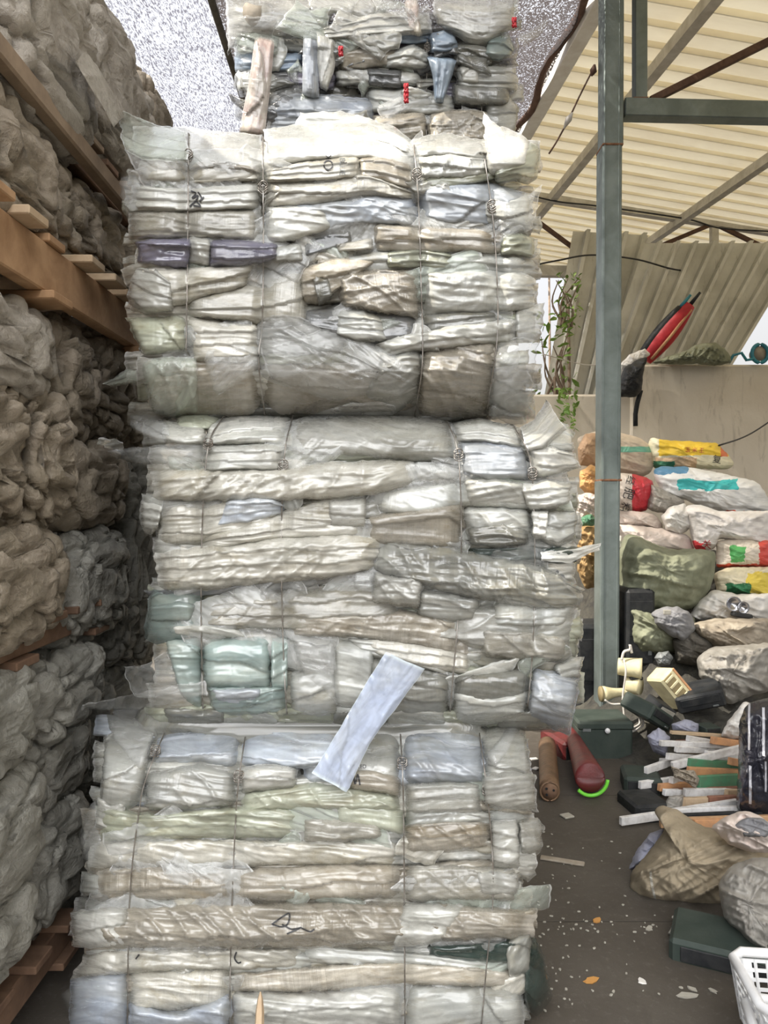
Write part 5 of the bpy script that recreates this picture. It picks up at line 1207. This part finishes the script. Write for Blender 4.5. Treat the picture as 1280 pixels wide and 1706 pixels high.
mb = MB(); mb.tube([c + Vector((.075 * math.cos(a), -.03, .085 * math.sin(a))) for a in np.linspace(0, 2 * math.pi, 33)], .018, 8, caps=False); mb.build('rim', 'teal_plastic', gr_, smooth=True)
mb = MB(); mb.tube([c + Vector((0, -.03, 0)), c + Vector((0, .06, 0))], [.07, .06], 24); mb.build('body', 'cloth_beige', gr_, smooth=True)
mb = MB(); mb.tube([P(1215, 604, 7.1), P(1222, 592, 7.1), P(1236, 588, 7.1), P(1244, 600, 7.1), P(1256, 598, 7.1)], .014, 6); tag(mb.build('blue_strap', 'teal_plastic', smooth=True), 'dark blue looped strap beside the teal-rimmed object', 'strap')
mb = MB(); mb.tube([Vector(q) for q in spline([tuple(P(1198, 742, 5.9)), tuple(P(1235, 730, 6.4)), tuple(P(1262, 716, 6.9)), tuple(P(1300, 690, 7.15))], 14)], .007, 5)
tag(mb.build('cable', 'cable_black', smooth=True), 'thin black cable rising over the wall from the yellow sack', 'cable')
for pts, lb in (([(884, 443, 8.0), (930, 434, 8.0), (985, 425, 8.2), (1060, 432, 8.4), (1130, 450, 8.6), (1200, 452, 9), (1290, 449, 9)], 'black cable sagging along the far truss'),
                ([(885, 326, 8.9), (930, 336, 8.9), (985, 342, 8.9), (1060, 352, 8.9), (1150, 366, 8.9), (1200, 380, 8.9), (1290, 386, 8.9)], 'dark cable tied under the upper truss chord'),
                ([(1030, 600, 7.4), (980, 608, 7.4), (905, 590, 7.2)], 'thin pale line stretched across the gap below the fence')):
    mb = MB(); mb.tube([Vector(q) for q in spline([tuple(P(*p)) for p in pts], 40)], .010 if 'black' in lb or 'dark' in lb else .005, 5); tag(mb.build('cable', 'cable_black' if 'pale' not in lb else 'cord_white', smooth=True), lb, 'cable')
# twisted wire hanging from the roof left of the post
hw = empty('hanging_wire', tuple(P(988, 118, 5.0)), 'twisted wire with a pale knot hanging in front of the roof, left of the post', 'wire')
mb = MB(); mb.tube([Vector(q) for q in spline([tuple(P(990, 112, 5.0)), tuple(P(966, 160, 5.0)), tuple(P(950, 194, 5.0)), tuple(P(930, 232, 5.0)), (P(915, 256, 5.0))], 24)], .006, 5); mb.build('strand', 'steel_rust', hw, smooth=True)
mb = MB(); mb.tube([P(954, 188, 4.99), P(948, 198, 4.99), P(940, 214, 4.99)], [.006, .022, .006], 8); mb.build('pale_knot', 'cord_white', hw, smooth=True)
mb = MB(); mb.tube([P(991, 108, 4.99), P(989, 118, 4.99), P(986, 126, 4.99)], [.008, .024, .008], 8); mb.build('dark_knot', 'steel_rust', hw, smooth=True)

# greenery behind the gap and on the low wall
def shrub(x0, x1, y0, y1, D, n, label, mat, seed, stem=True, size=.05, trunk=True):
    rs = random.Random(seed); base = P((x0 + x1) / 2, y1, D)
    r = empty('shrub', tuple(base), label, 'plant', 'green plants behind the bales')
    if stem:
        mb = MB()
        for k in range(7):
            a = P(rs.uniform(x0, x1), y1, D); b = P(rs.uniform(x0, x1), rs.uniform(y0, (y0 + y1) / 2), D + rs.uniform(-.1, .2)); m = (a + b) / 2 + Vector((rs.uniform(-.12, .12), 0, 0))
            mb.tube([Vector(q) for q in spline([tuple(a), tuple(m), tuple(b)], 10)], list(np.linspace(.016, .005, 10)), 6)
        mb.build('branches', 'bark', r, smooth=True)
    if trunk:
        mb = MB(); mb.tube([Vector((base.x, base.y, 0)), Vector((base.x + .03, base.y, base.z * .5)), base + Vector((0, 0, .25))], [.03, .025, .015], 8); mb.build('trunk', 'bark', r, smooth=True)
    mb = MB()
    for k in range(n):
        c = P(rs.uniform(x0, x1), y0 + (y1 - y0) * rs.random()**1.3, D + rs.uniform(-.25, .25)); s = size * rs.uniform(.6, 1.3)
        R = Matrix.Rotation(rs.uniform(0, 6.28), 3, 'Z') @ Matrix.Rotation(rs.uniform(-1, 1), 3, 'X') @ Matrix.Rotation(rs.uniform(-1.2, 1.2), 3, 'Y')
        v = [c + R @ Vector(q) for q in ((-s, 0, 0), (-s * .3, s * .42, .1 * s), (s * .5, s * .3, .1 * s), (s * 1.2, 0, -.1 * s), (s * .5, -s * .3, .1 * s), (-s * .3, -s * .42, .1 * s))]
        mb.add(v, [(0, 1, 2, 3, 4, 5)])
    o = mb.build('leaves', mat, r); o['kind'] = 'stuff'
shrub(880, 950, 385, 452, 12.8, 520, 'dark green conifer foliage seen above the far beam end', 'leaf_dark', 5, size=.05)
shrub(888, 960, 520, 668, 8.0, 70, 'sparse bare-branched shrub between the bales and the pale fence', 'leaf', 6, size=.05)
shrub(930, 962, 648, 735, 7.0, 90, 'leafy vine trailing down the low wall left of the post', 'leaf', 7, False, .035, False)
shrub(926, 968, 455, 545, 8.3, 60, 'small yellow-green twig in front of the pale fence', 'leaf', 8, True, .04)

# ---------------------------------------------------------------- lower right: appliance, boxes, slats
hd = empty('hair_dryer', tuple(P(1040, 1168, 4.6)), 'yellowed cream hooded dryer with nozzle hanging beside the post base', 'hair dryer')
def rod(p0, p1, D0, D1, r0, r1, n=24, k=8):
    a, b = P(*p0, D0), P(*p1, D1); mb = MB(); mb.tube([a.lerp(b, t / k) for t in range(k + 1)], list(np.linspace(r0, r1, k + 1)), n); return mb
rod((1030, 1110), (1070, 1114), 4.55, 4.5, .050, .062).build('upper_housing', 'cream_plastic', hd, smooth=True)
mb = rod((1046, 1140), (1068, 1144), 4.55, 4.5, .052, .050); mb.build('lower_housing', 'cream_plastic', hd, smooth=True)
mb = MB(); mb.box(P(1058, 1128, 4.53), (.075, .08, .02), bev=.004); mb.build('dark_joint', 'black_plastic', hd)
a, b = P(1050, 1152, 4.54), P(1003, 1156, 4.5); mb = MB(); mb.tube([a.lerp(b, t / 8) for t in range(9)], [.024, .024, .024, .025, .027, .03, .036, .043, .046], 24); mb.build('nozzle', 'cream_plastic', hd, smooth=True)
mb = MB(); mb.tube([b, b + Vector((-.012, 0, 0))], [.047, .044], 24); mb.build('nozzle_rim', 'cream_dark', hd, smooth=True)
mb = MB(); mb.tube([Vector(q) for q in spline([tuple(P(*p)) for p in ((1040, 1100, 4.45), (1043, 1120, 4.42), (1038, 1160, 4.42), (1040, 1190, 4.4), (1043, 1215, 4.35), (1040, 1235, 4.3), (1028, 1248, 4.25))], 40)], .006, 6)
mb.tube([Vector(q) for q in spline([tuple(P(*p)) for p in ((1008, 1166, 4.42), (1020, 1173, 4.42), (1050, 1174, 4.4), (1066, 1192, 4.38), (1072, 1206, 4.36), (1060, 1216, 4.35), (1042, 1222, 4.33))], 40)], .006, 6)
mb.tube([Vector(q) for q in spline([tuple(P(*p)) for p in ((1050, 1174, 4.4), (1062, 1186, 4.38), (1066, 1205, 4.35), (1052, 1214, 4.33))], 20)], .006, 6)
mb.build('power_cord', 'cord_white', hd, smooth=True)
mb = MB(); mb.tube([Vector(q) for q in spline([tuple(P(*p)) for p in ((1036, 1100, 4.5), (1040, 1086, 4.5), (1050, 1082, 4.5), (1050, 1074, 4.5), (1053, 1088, 4.5))], 20)], .008, 6); mb.build('hanging_hook', 'cord_white', hd, smooth=True)

# cream louvred box
vb = empty('vent_box', tuple(P(1120, 1185, 4.4)), 'cream plastic box with a louvred face tilted on the scrap pile', 'box')
c = P(1119, 1147, 4.4); Rm = Matrix.Rotation(math.radians(50), 3, 'Y') @ Matrix.Rotation(math.radians(-18), 3, 'X')
mb = MB(); mb.box(c, (.235, .16, .115), Rm, .012); mb.build('housing', 'cream_plastic', vb)
mb = MB()
mb.box(c + Rm @ Vector((0, -.082, -.012)), (.205, .004, .066), Rm); mb.build('dark_opening', 'cream_dark', vb)
for k in range(5):
    mb = MB(); mb.box(c + Rm @ Vector((-.085 + k * .0425, -.086, -.012)), (.014, .008, .066), Rm, .002); mb.build('louvre', 'cream_plastic', vb)
mb = MB(); mb.box(c + Rm @ Vector((0, -.084, .047)), (.225, .006, .014), Rm, .002); mb.build('brown_trim', 'slat_orange', vb)

# black case at the foot of the post
bc = empty('battery_case', tuple(P(1002, 1262, 4.2)), 'dark green-black case with a round white stud at the foot of the post', 'case')
c = P(1003, 1228, 4.25); mb = MB(); mb.box(c + Vector((0, .05, -.03)), (.30, .26, .20), bev=.012); mb.build('body', 'dark_green_plastic', bc)
mb = MB(); mb.box(c + Vector((.0, .05, .085)), (.31, .27, .05), bev=.012); mb.build('lid', 'dark_green_plastic', bc)
q = P(1012, 1217, 4.16); mb = MB(); mb.tube([q, q + Vector((0, -.012, 0))], .014, 16); mb.build('stud', 'white_plastic', bc, smooth=True)
mb = MB(); mb.box(P(978, 1216, 4.17), (.045, .01, .02), bev=.002); mb.build('latch', 'grey_plastic', bc)
# dark appliances behind and between
def box_thing(name, label, cat, x, y, D, dims, mat, rz=0, rx=0, ry=0, detail=None):
    c = P(x, y, D); R = Matrix.Rotation(rz, 3, 'Z') @ Matrix.Rotation(rx, 3, 'X') @ Matrix.Rotation(ry, 3, 'Y')
    o = empty(name, tuple(c - Vector((0, 0, dims[2] / 2))), label, cat)
    mb = MB(); mb.box(c, dims, R, min(dims) * .12); mb.build('body', mat, o)
    mb = MB(); mb.box(c + R @ Vector((0, -dims[1] / 2 - .002, dims[2] * .12)), (dims[0] * .8, .006, dims[2] * .45), R, .002); mb.build('front_panel', detail or 'black_plastic', o)
    mb = MB(); mb.box(c + R @ Vector((dims[0] * .28, -dims[1] / 2 - .006, -dims[2] * .3)), (dims[0] * .12, .008, dims[2] * .1), R, .002); mb.build('switch', 'grey_plastic', o)
    return o
box_thing('speaker_cabinet', 'tall black cabinet in the shadow just right of the post', 'cabinet', 1052, 1040, 5.0, (.20, .3, .50), 'black_plastic', .1)
box_thing('speaker_cabinet', 'tall dark cabinet in the shade between the bale and the post', 'cabinet', 978, 1110, 5.2, (.22, .3, .62), 'black_plastic', 0)
box_thing('radio', 'dark olive box lying tilted below the louvred one', 'box', 1078, 1185, 4.25, (.24, .2, .09), 'dark_green_plastic', .6, .2, .5)
box_thing('plastic_case', 'dark case with a pale sticker beside the louvred box', 'case', 1100, 1178, 4.3, (.14, .12, .06), 'black_plastic', .3, .3, .5, 'chip')
box_thing('plastic_case', 'black device under the clear plastic bag', 'case', 1165, 1158, 4.35, (.26, .2, .10), 'black_plastic', -.3, .2, -.3)
box_thing('plastic_case', 'dark box with a grey lid below the wooden slats', 'case', 1072, 1345, 3.5, (.17, .2, .10), 'black_plastic', .15)
box_thing('plastic_case', 'black upright box standing on the floor under the slats', 'case', 1078, 1392, 3.42, (.16, .2, .20), 'black_plastic', .1)
box_thing('plastic_case', 'dark equipment box left of the striped green slats', 'case', 1068, 1305, 3.75, (.18, .2, .12), 'dark_green_plastic', -.2)
blob('crumpled_paper', 'greyish lilac crumpled paper left of the slat bundle', 'paper', [(1078, 1226), (1098, 1212), (1118, 1228), (1110, 1262), (1088, 1252)], 3.95, .08, 'cloth_lilac', seed=40)
blob('plastic_scrap', 'pale lilac and green folded plastic above the slat bundle', 'plastic scrap', [(1118, 1206), (1145, 1198), (1165, 1206), (1196, 1212), (1190, 1224), (1150, 1222), (1124, 1218)], 4.05, .06, 'film_tone', seed=41) if False else blob('plastic_scrap', 'pale lilac folded plastic above the slat bundle', 'plastic scrap', [(1118, 1206), (1145, 1198), (1165, 1206), (1164, 1222), (1140, 1222), (1122, 1218)], 4.05, .06, 'cloth_lilac', seed=41)
box_thing('plastic_case', 'flat green plastic piece above the slat bundle', 'case', 1180, 1214, 4.05, (.09, .1, .04), 'dark_green_plastic', .2)
blob('cloth', 'grey-white stiff cloth corner left of the black printed bag', 'cloth', [(1200, 1226), (1214, 1200), (1240, 1168), (1252, 1172), (1246, 1228), (1220, 1232)], 3.95, .08, 'sack_white', seed=42, wr=.01)
pl_ = blob('plastic_lump', 'small pale rounded plastic casing among dark scrap', 'plastic casing', [(1090, 1096), (1098, 1086), (1114, 1084), (1122, 1096), (1116, 1108), (1098, 1110)], 4.6, .07, 'grey_plastic', seed=43)

# wooden and painted slats piled sideways
slats = [  # x0,y0,x1,y1, D, width(m), mat, label
 (1118, 1220, 1238, 1228, 3.92, .016, 'wood_pale', 'thin bare wooden slat on top of the slat pile'),
 (1146, 1230, 1182, 1236, 3.86, .028, 'slat_white', 'short white slat end just below the topmost bare slat'),
 (1186, 1233, 1238, 1240, 3.84, .034, 'slat_orange', 'orange-brown slat near the top right of the slat pile'),
 (1100, 1238, 1216, 1242, 3.82, .026, 'slat_white', 'long white slat near the top of the pile, ending furthest left above'),
 (1126, 1248, 1176, 1250, 3.80, .028, 'slat_white', 'short white slat under the long upper white one'),
 (1112, 1260, 1150, 1262, 3.76, .03, 'slat_white', 'white slat end behind the long curved strip'),
 (1176, 1256, 1238, 1262, 3.78, .03, 'slat_white', 'white slat at the right behind the curved strip'),
 (1076, 1284, 1110, 1272, 3.72, .034, 'slat_white', 'short tilted white slat sticking out on the upper left'),
 (1120, 1276, 1240, 1246, 3.70, .036, 'slat_white', 'long pale strip rising to the right across the pile'),
 (1148, 1270, 1216, 1274, 3.70, .036, 'slat_green', 'dark green slat in the upper middle of the pile'),
 (1216, 1268, 1238, 1272, 3.69, .034, 'slat_orange', 'short orange block at the right beside the dark green slat'),
 (1146, 1284, 1232, 1288, 3.66, .036, 'slat_orange', 'orange wooden slat in the middle of the pile'),
 (1066, 1308, 1122, 1300, 3.62, .034, 'slat_white', 'white slat sticking out on the left at mid height'),
 (1118, 1300, 1136, 1300, 3.63, .028, 'slat_white', 'small white slat stub beside the mid-height one'),
 (1164, 1304, 1230, 1300, 3.62, .062, 'slat_green', 'broad bright green board in the slat pile'),
 (1098, 1312, 1150, 1308, 3.60, .032, 'slat_orange', 'orange slat tip beneath the mid-height white slat'),
 (1106, 1320, 1140, 1320, 3.57, .028, 'slat_white', 'short white slat below the orange tip'),
 (1140, 1320, 1212, 1320, 3.56, .034, 'slat_white', 'long white slat directly under the green board'),
 (1210, 1322, 1230, 1322, 3.55, .036, 'wood_pale', 'pale wooden slat end at the right under the green board'),
 (1140, 1336, 1182, 1334, 3.52, .036, 'wood_pale', 'tan wooden slat in the lower part of the pile'),
 (1180, 1336, 1226, 1334, 3.50, .050, 'slat_brown', 'red-brown board in the lower right of the pile'),
 (1034, 1368, 1118, 1356, 3.42, .034, 'slat_white', 'long white slat reaching furthest left at the bottom of the pile'),
 (1112, 1356, 1228, 1338, 3.44, .036, 'slat_white', 'white slat running up to the right at the bottom of the pile'),
 (1134, 1362, 1226, 1358, 3.40, .030, 'black_plastic', 'black slat at the bottom right of the pile'),
 (1156, 1372, 1212, 1370, 3.36, .034, 'slat_orange', 'lowest orange slat peeking out above the burlap sack'),
]
words = ['topmost', 'second', 'third', 'fourth', 'fifth', 'sixth', 'seventh', 'eighth', 'lowest']
for k in range(9):
    yy = 1236 + k * 16.5; DD = 3.93 - k * .058
    slats.append((1128 - (k % 3) * 14 + (k % 2) * 22, yy + 3 - (k % 4), 1240, yy - 2, DD + .05, .036, ('slat_brown', 'wood_pale', 'slat_white', 'wood', 'slat_white')[k % 5], words[k] + ' of the dull long slats filling the back of the slat pile'))
for (x0, y0, x1, y1, D, w, mt_, lb) in slats:
    a = P(x0, y0, min(D, 1777 / (y0 - 835) - .05)); b = P(x1, y1, min(D + .10, 1777 / (y1 - 835) - .05)); c = (a + b) / 2
    mb = MB(); mb.bar(a - c, b - c, .022, w * 1.05, bev=.002)
    mb.bar(b - c, b - c + (b - a).normalized() * .12, .02, w * .98, bev=.002)
    o = mb.build('slat', mt_); o.location = c; tag(o, lb, 'slat', 'painted slats piled on the scrap')
blob('string_knot', 'tangle of twine tied around the middle of the slats', 'twine', [(1118, 1276), (1134, 1282), (1158, 1284), (1166, 1300), (1160, 1314), (1140, 1300), (1124, 1296)], 3.55, .035, 'cloth_beige', seed=45, wr=.02, wf=25)
blob('clear_wrap', 'bit of clear film wrapped round the lower slats', 'film', [(1104, 1344), (1116, 1326), (1140, 1324), (1136, 1346), (1112, 1356)], 3.45, .03, 'bag_clear', seed=46)
blob('plastic_bag', 'black plastic bag with white print standing at the right edge', 'bag', [(1232, 1200), (1244, 1172), (1288, 1160), (1300, 1250), (1296, 1356), (1250, 1360), (1226, 1350), (1230, 1280)], 3.42, .16, 'black_print', seed=50, wr=.02, wf=9, ang=1.4, power=3)
bs_ = blob('burlap_sack', 'beige burlap sack slumped on the floor at the lower right', 'sack', [(1048, 1486), (1052, 1452), (1072, 1430), (1096, 1400), (1110, 1376), (1088, 1352), (1100, 1340), (1128, 1348), (1168, 1376), (1220, 1386), (1290, 1396), (1300, 1500), (1236, 1506), (1190, 1520), (1150, 1512), (1100, 1510), (1062, 1496)], 2.86, .20, 'cloth_burlap', seed=51, wr=.035, wf=6, tilt=-.5, ang=-.5, n=160, rings=50)
stroke_mark(bs_, [[(1084, 1452 + 0), (1086, 1470), (1090, 1490), (1093, 1502)]], 4, 'chip', name='stitched_seam')
blob('cloth', 'lilac-grey crumpled cloth emerging left of the burlap sack', 'cloth', [(1046, 1450), (1060, 1418), (1084, 1388), (1106, 1380), (1112, 1400), (1098, 1424), (1070, 1446)], 2.98, .08, 'cloth_lilac', seed=52, wr=.022, tilt=-.5)
blob('plastic_sack', 'pinkish white open sack on top of the burlap one', 'sack', [(1184, 1378), (1206, 1362), (1236, 1350), (1262, 1356), (1300, 1384), (1300, 1422), (1250, 1420), (1216, 1408)], 2.68, .10, 'sack_pink', seed=53, wr=.028, wf=8)
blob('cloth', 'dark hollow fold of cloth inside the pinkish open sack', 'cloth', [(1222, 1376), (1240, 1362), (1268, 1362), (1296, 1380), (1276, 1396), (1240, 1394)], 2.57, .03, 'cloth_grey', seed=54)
blob('plastic_bag', 'big clear grey plastic bag at the lower right edge', 'bag', [(1196, 1470), (1220, 1440), (1260, 1428), (1300, 1430), (1300, 1606), (1262, 1600), (1236, 1560), (1206, 1530)], 2.45, .12, 'bag_clear', seed=55, wr=.03, tilt=-.3)
# dark green lid on the floor
box_thing('storage_lid', 'dark green-grey plastic box lying on the floor beside the basket', 'box', 1216, 1582, 2.36, (.34, .22, .10), 'dark_green_plastic', -.45)
# small white heaps of torn film by the lid
for (x, y, lb) in ((1125, 1552, 'small bunch of torn white bits near the dark green box'), (1162, 1580, 'crumpled white scrap at the corner of the dark green box')):
    D = CH * F / (y - 835 + 8)
    blob('paper_scrap', lb, 'scrap', [(x - 12, y + 4), (x - 6, y - 8), (x + 6, y - 8), (x + 14, y + 2), (x + 6, y + 9), (x - 6, y + 9)], D, .03, 'chip', seed=x, wr=.01, wf=30)

# white basket with square holes
def basket(cx, cy, z0, w, d, h, label, rz):
    r = empty('plastic_basket', (cx, cy, z0), label, 'basket', 'white plastic baskets'); R = Matrix.Rotation(rz, 3, 'Z'); C0 = Vector((cx, cy, z0))
    fl_ = .86
    def wall(name, axis, sg):
        mb = MB(); L = w if axis == 'x' else d
        def pt(u, v, o=0):   # u along, v up
            s = fl_ + (1 - fl_) * v; hw, hd = w / 2 * s, d / 2 * s
            q = Vector((u * hw, sg * (hd + o), v * h)) if axis == 'x' else Vector((sg * (hw + o), u * hd, v * h))
            return C0 + R @ q
        nh = int(L / .030); 
        for k in range(nh + 1):
            u = -1 + 2 * k / nh; mb.bar(pt(u, 0.02), pt(u, .9), .010, .004)
        for v in np.linspace(.04, .88, 7): mb.bar(pt(-1, v), pt(1, v), .004, .009)
        for (u0, u1) in ((-1, -.72), (.72, 1.0)):
            mb.add([pt(u0, 0), pt(u1, 0), pt(u1, .9), pt(u0, .9)], [(0, 1, 2, 3)])
        mb.add([pt(-1, .62, .001), pt(1, .62, .001), pt(1, .92, .001), pt(-1, .92, .001)], [(0, 1, 2, 3)]) if False else None
        mb.build(name, 'white_plastic', r)
    wall('side_panel', 'x', -1); wall('side_panel', 'x', 1); wall('end_panel', 'y', -1); wall('end_panel', 'y', 1)
    mb = MB(); mb.box(C0 + Vector((0, 0, .006)), (w * fl_, d * fl_, .012), R, .003); mb.build('floor_panel', 'white_plastic', r)
    mb = MB(); c4_ = [(-1, -1), (1, -1), (1, 1), (-1, 1)]
    pts = []
    for k in range(4):
        a0 = Vector((c4_[k][0] * w / 2, c4_[k][1] * d / 2, h)); a1 = Vector((c4_[(k + 1) % 4][0] * w / 2, c4_[(k + 1) % 4][1] * d / 2, h))
        dd = (a1 - a0).normalized(); pts += [C0 + R @ (a0 + dd * .03), C0 + R @ (a1 - dd * .03)]
    pts.append(pts[0]); mb.tube(pts, .013, 8, caps=False); mb.build('rim', 'white_plastic', r, smooth=True)
    return r
basket(1.115, 1.90, .02, .38, .26, .175, 'white plastic basket with square holes at the lower right corner', -.12)
basket(1.09, 1.80, .0, .38, .22, .135, 'lower white basket half hidden beneath the other at the corner', -.25)

# lying cylinders on the floor by the lowest bale
tb = empty('brass_tube', tuple(P(914, 1338, 3.6)), 'brown metal tube lying on the floor with its drilled end towards us', 'tube')
a, b = P(916, 1318, 3.57), P(912, 1256, 4.22); b.z = a.z + .01
r_ = 17 * 3.57 / F
mb = MB(); mb.tube([a.lerp(b, t / 8) for t in range(9)], r_, 32); mb.build('body', 'bronze', tb, smooth=True)
dr = (a - b).normalized()
mb = MB(); mb.tube([a + dr * .004 + Vector((r_ * .92 * math.cos(t), 0, r_ * .92 * math.sin(t))) for t in np.linspace(0, 2 * math.pi, 33)], .005, 8, caps=False); mb.build('rim', 'bronze', tb, smooth=True)
mb = MB(); mb.tube([a + dr * .001, a + dr * .003], r_ * .7, 28); mb.build('end_disc', 'wood_dark', tb, smooth=True)
for t in (0.3, 2.4, 4.0):
    mb = MB(); q = a + Vector((r_ * .42 * math.cos(t), 0, r_ * .42 * math.sin(t))); mb.tube([q + dr * .004, q + dr * .008], .006, 12); mb.build('hole', 'black_plastic', tb)
rc = empty('fire_extinguisher', tuple(P(970, 1318, 3.8)), 'red tapered cylinder with a lime green strap lying on the floor', 'cylinder')
a, b = P(983, 1295, 3.62), P(950, 1252, 4.35); b.z = .10
rr = 25 * 3.62 / F; mb = MB(); mb.tube([a + (a - b).normalized() * .006, a + (a - b).normalized() * .006] + [a.lerp(b, t / 8) for t in range(9)], [rr * .9, rr * .96] + list(np.linspace(rr, rr * .42, 9)), 32); mb.build('body', 'red_paint', rc, smooth=True)
mb = MB(); n_ = Vector((0, -.02, 0)); mb.tube([a + n_ + Vector((rr * 1.12 * math.cos(t), 0, rr * 1.12 * math.sin(t))) for t in np.linspace(math.radians(222), math.radians(356), 26)], .009, 8); mb.build('lime_strap', 'lime', rc, smooth=True)
mb = MB(); mb.tube([b, b + (b - a).normalized() * .08], [.03, .018], 12); mb.build('neck', 'black_plastic', rc, smooth=True)
box_thing('toolbox', 'dark red box behind the red tapered cylinder', 'box', 936, 1246, 4.3, (.13, .3, .16), 'red_paint', .25)

# pointed stake at the very bottom in front of the lowest bale
mb = MB(); a, b = P(431, 1740, 1.78), P(434, 1652, 1.82); mb.tube([a, a.lerp(b, .6), a.lerp(b, .85), b], [.013, .011, .007, .0015], 5)
tag(mb.build('wooden_stake', 'wood_pale'), 'pointed wooden stick tip in front of the lowest bale', 'stick')

# litter on the floor
rs = random.Random(77)
def chip(x, y, s, mat, label, group=None, th=.004, el=1.6):
    D = CH * F / (y - 835.0); c = P(x, y, D); c.z = th / 2 + .001; m = 7; a0 = rs.uniform(0, 3.1); V = []
    for z in (-th / 2, th / 2):
        for k in range(m):
            a = k / m * 2 * math.pi; r = s * rs.uniform(.6, 1.1) * .5; q = Vector((r * math.cos(a) * el, r * math.sin(a), z)); V.append(Matrix.Rotation(a0, 3, 'Z') @ q)
    Fc = [tuple(range(m))[::-1], tuple(range(m, 2 * m))] + [(k, (k + 1) % m, (k + 1) % m + m, k + m) for k in range(m)]
    o = mesh_obj('paper_scrap', np.array([tuple(v) for v in V]), Fc, mat, smooth=False); o.location = c; tag(o, label, 'litter', group)
for k in range(110):
    y = rs.uniform(1380, 1700); x = rs.uniform(895, 1190) if rs.random() < .6 else rs.uniform(895, 960)
    if rs.random() < .25: y = rs.gauss(1550, 14); x = rs.uniform(920, 1100)
    if x > 1045 and y < 1530: continue
    if x > 1130 and y > 1530 and x > 1120 + (y - 1530) * .4: continue
    chip(x, y, rs.choice((.004, .005, .007, .009)), 'chip', 'tiny pale plastic crumb scattered on the dirty concrete floor', 'pale crumbs on the floor', .003)
chip(1070, 1643, .028, 'sack_white', 'round white chip, the largest on the floor before the lowest bale', el=1.1)
chip(985, 1642, .030, 'chip_orange', 'orange flake on the floor near the round white chip', el=1.8)
chip(995, 1540, .026, 'chip_orange', 'upright orange splinter lying on the slab joint', el=1.6)
chip(1082, 1553, .022, 'chip', 'pale rectangular chip on the slab joint', el=1.9)
chip(1154, 1657, .02, 'chip', 'pale chip closest to the white basket'); chip(1188, 1660, .018, 'chip', 'second pale chip just right of the one by the basket'); chip(1145, 1668, .03, 'chip', 'long pale sliver on the diagonal slab joint', el=2.4)
for (x, y, w, h, mat, lb, rz) in ((945, 1364, .05, .045, 'chip', 'square pale card on the floor near the tubes', .4), (937, 1440, .17, .03, 'cloth_beige', 'long pale stick of trash on the floor beside the lowest bale', -.35), (893, 1284, .035, .03, 'sack_white', 'white paper bit beside the brown tube', .8), (890, 1268, .04, .03, 'sack_white', 'white torn paper just behind the brown tube', .2)):
    D = CH * F / (y - 835.0); c = P(x, y, D); mb = MB(); mb.box((0, 0, 0), (w, h, .008), Matrix.Rotation(rz, 3, 'Z'), .002); o = mb.build('paper_scrap', mat); o.location = (c.x, c.y, .005); tag(o, lb, 'litter')
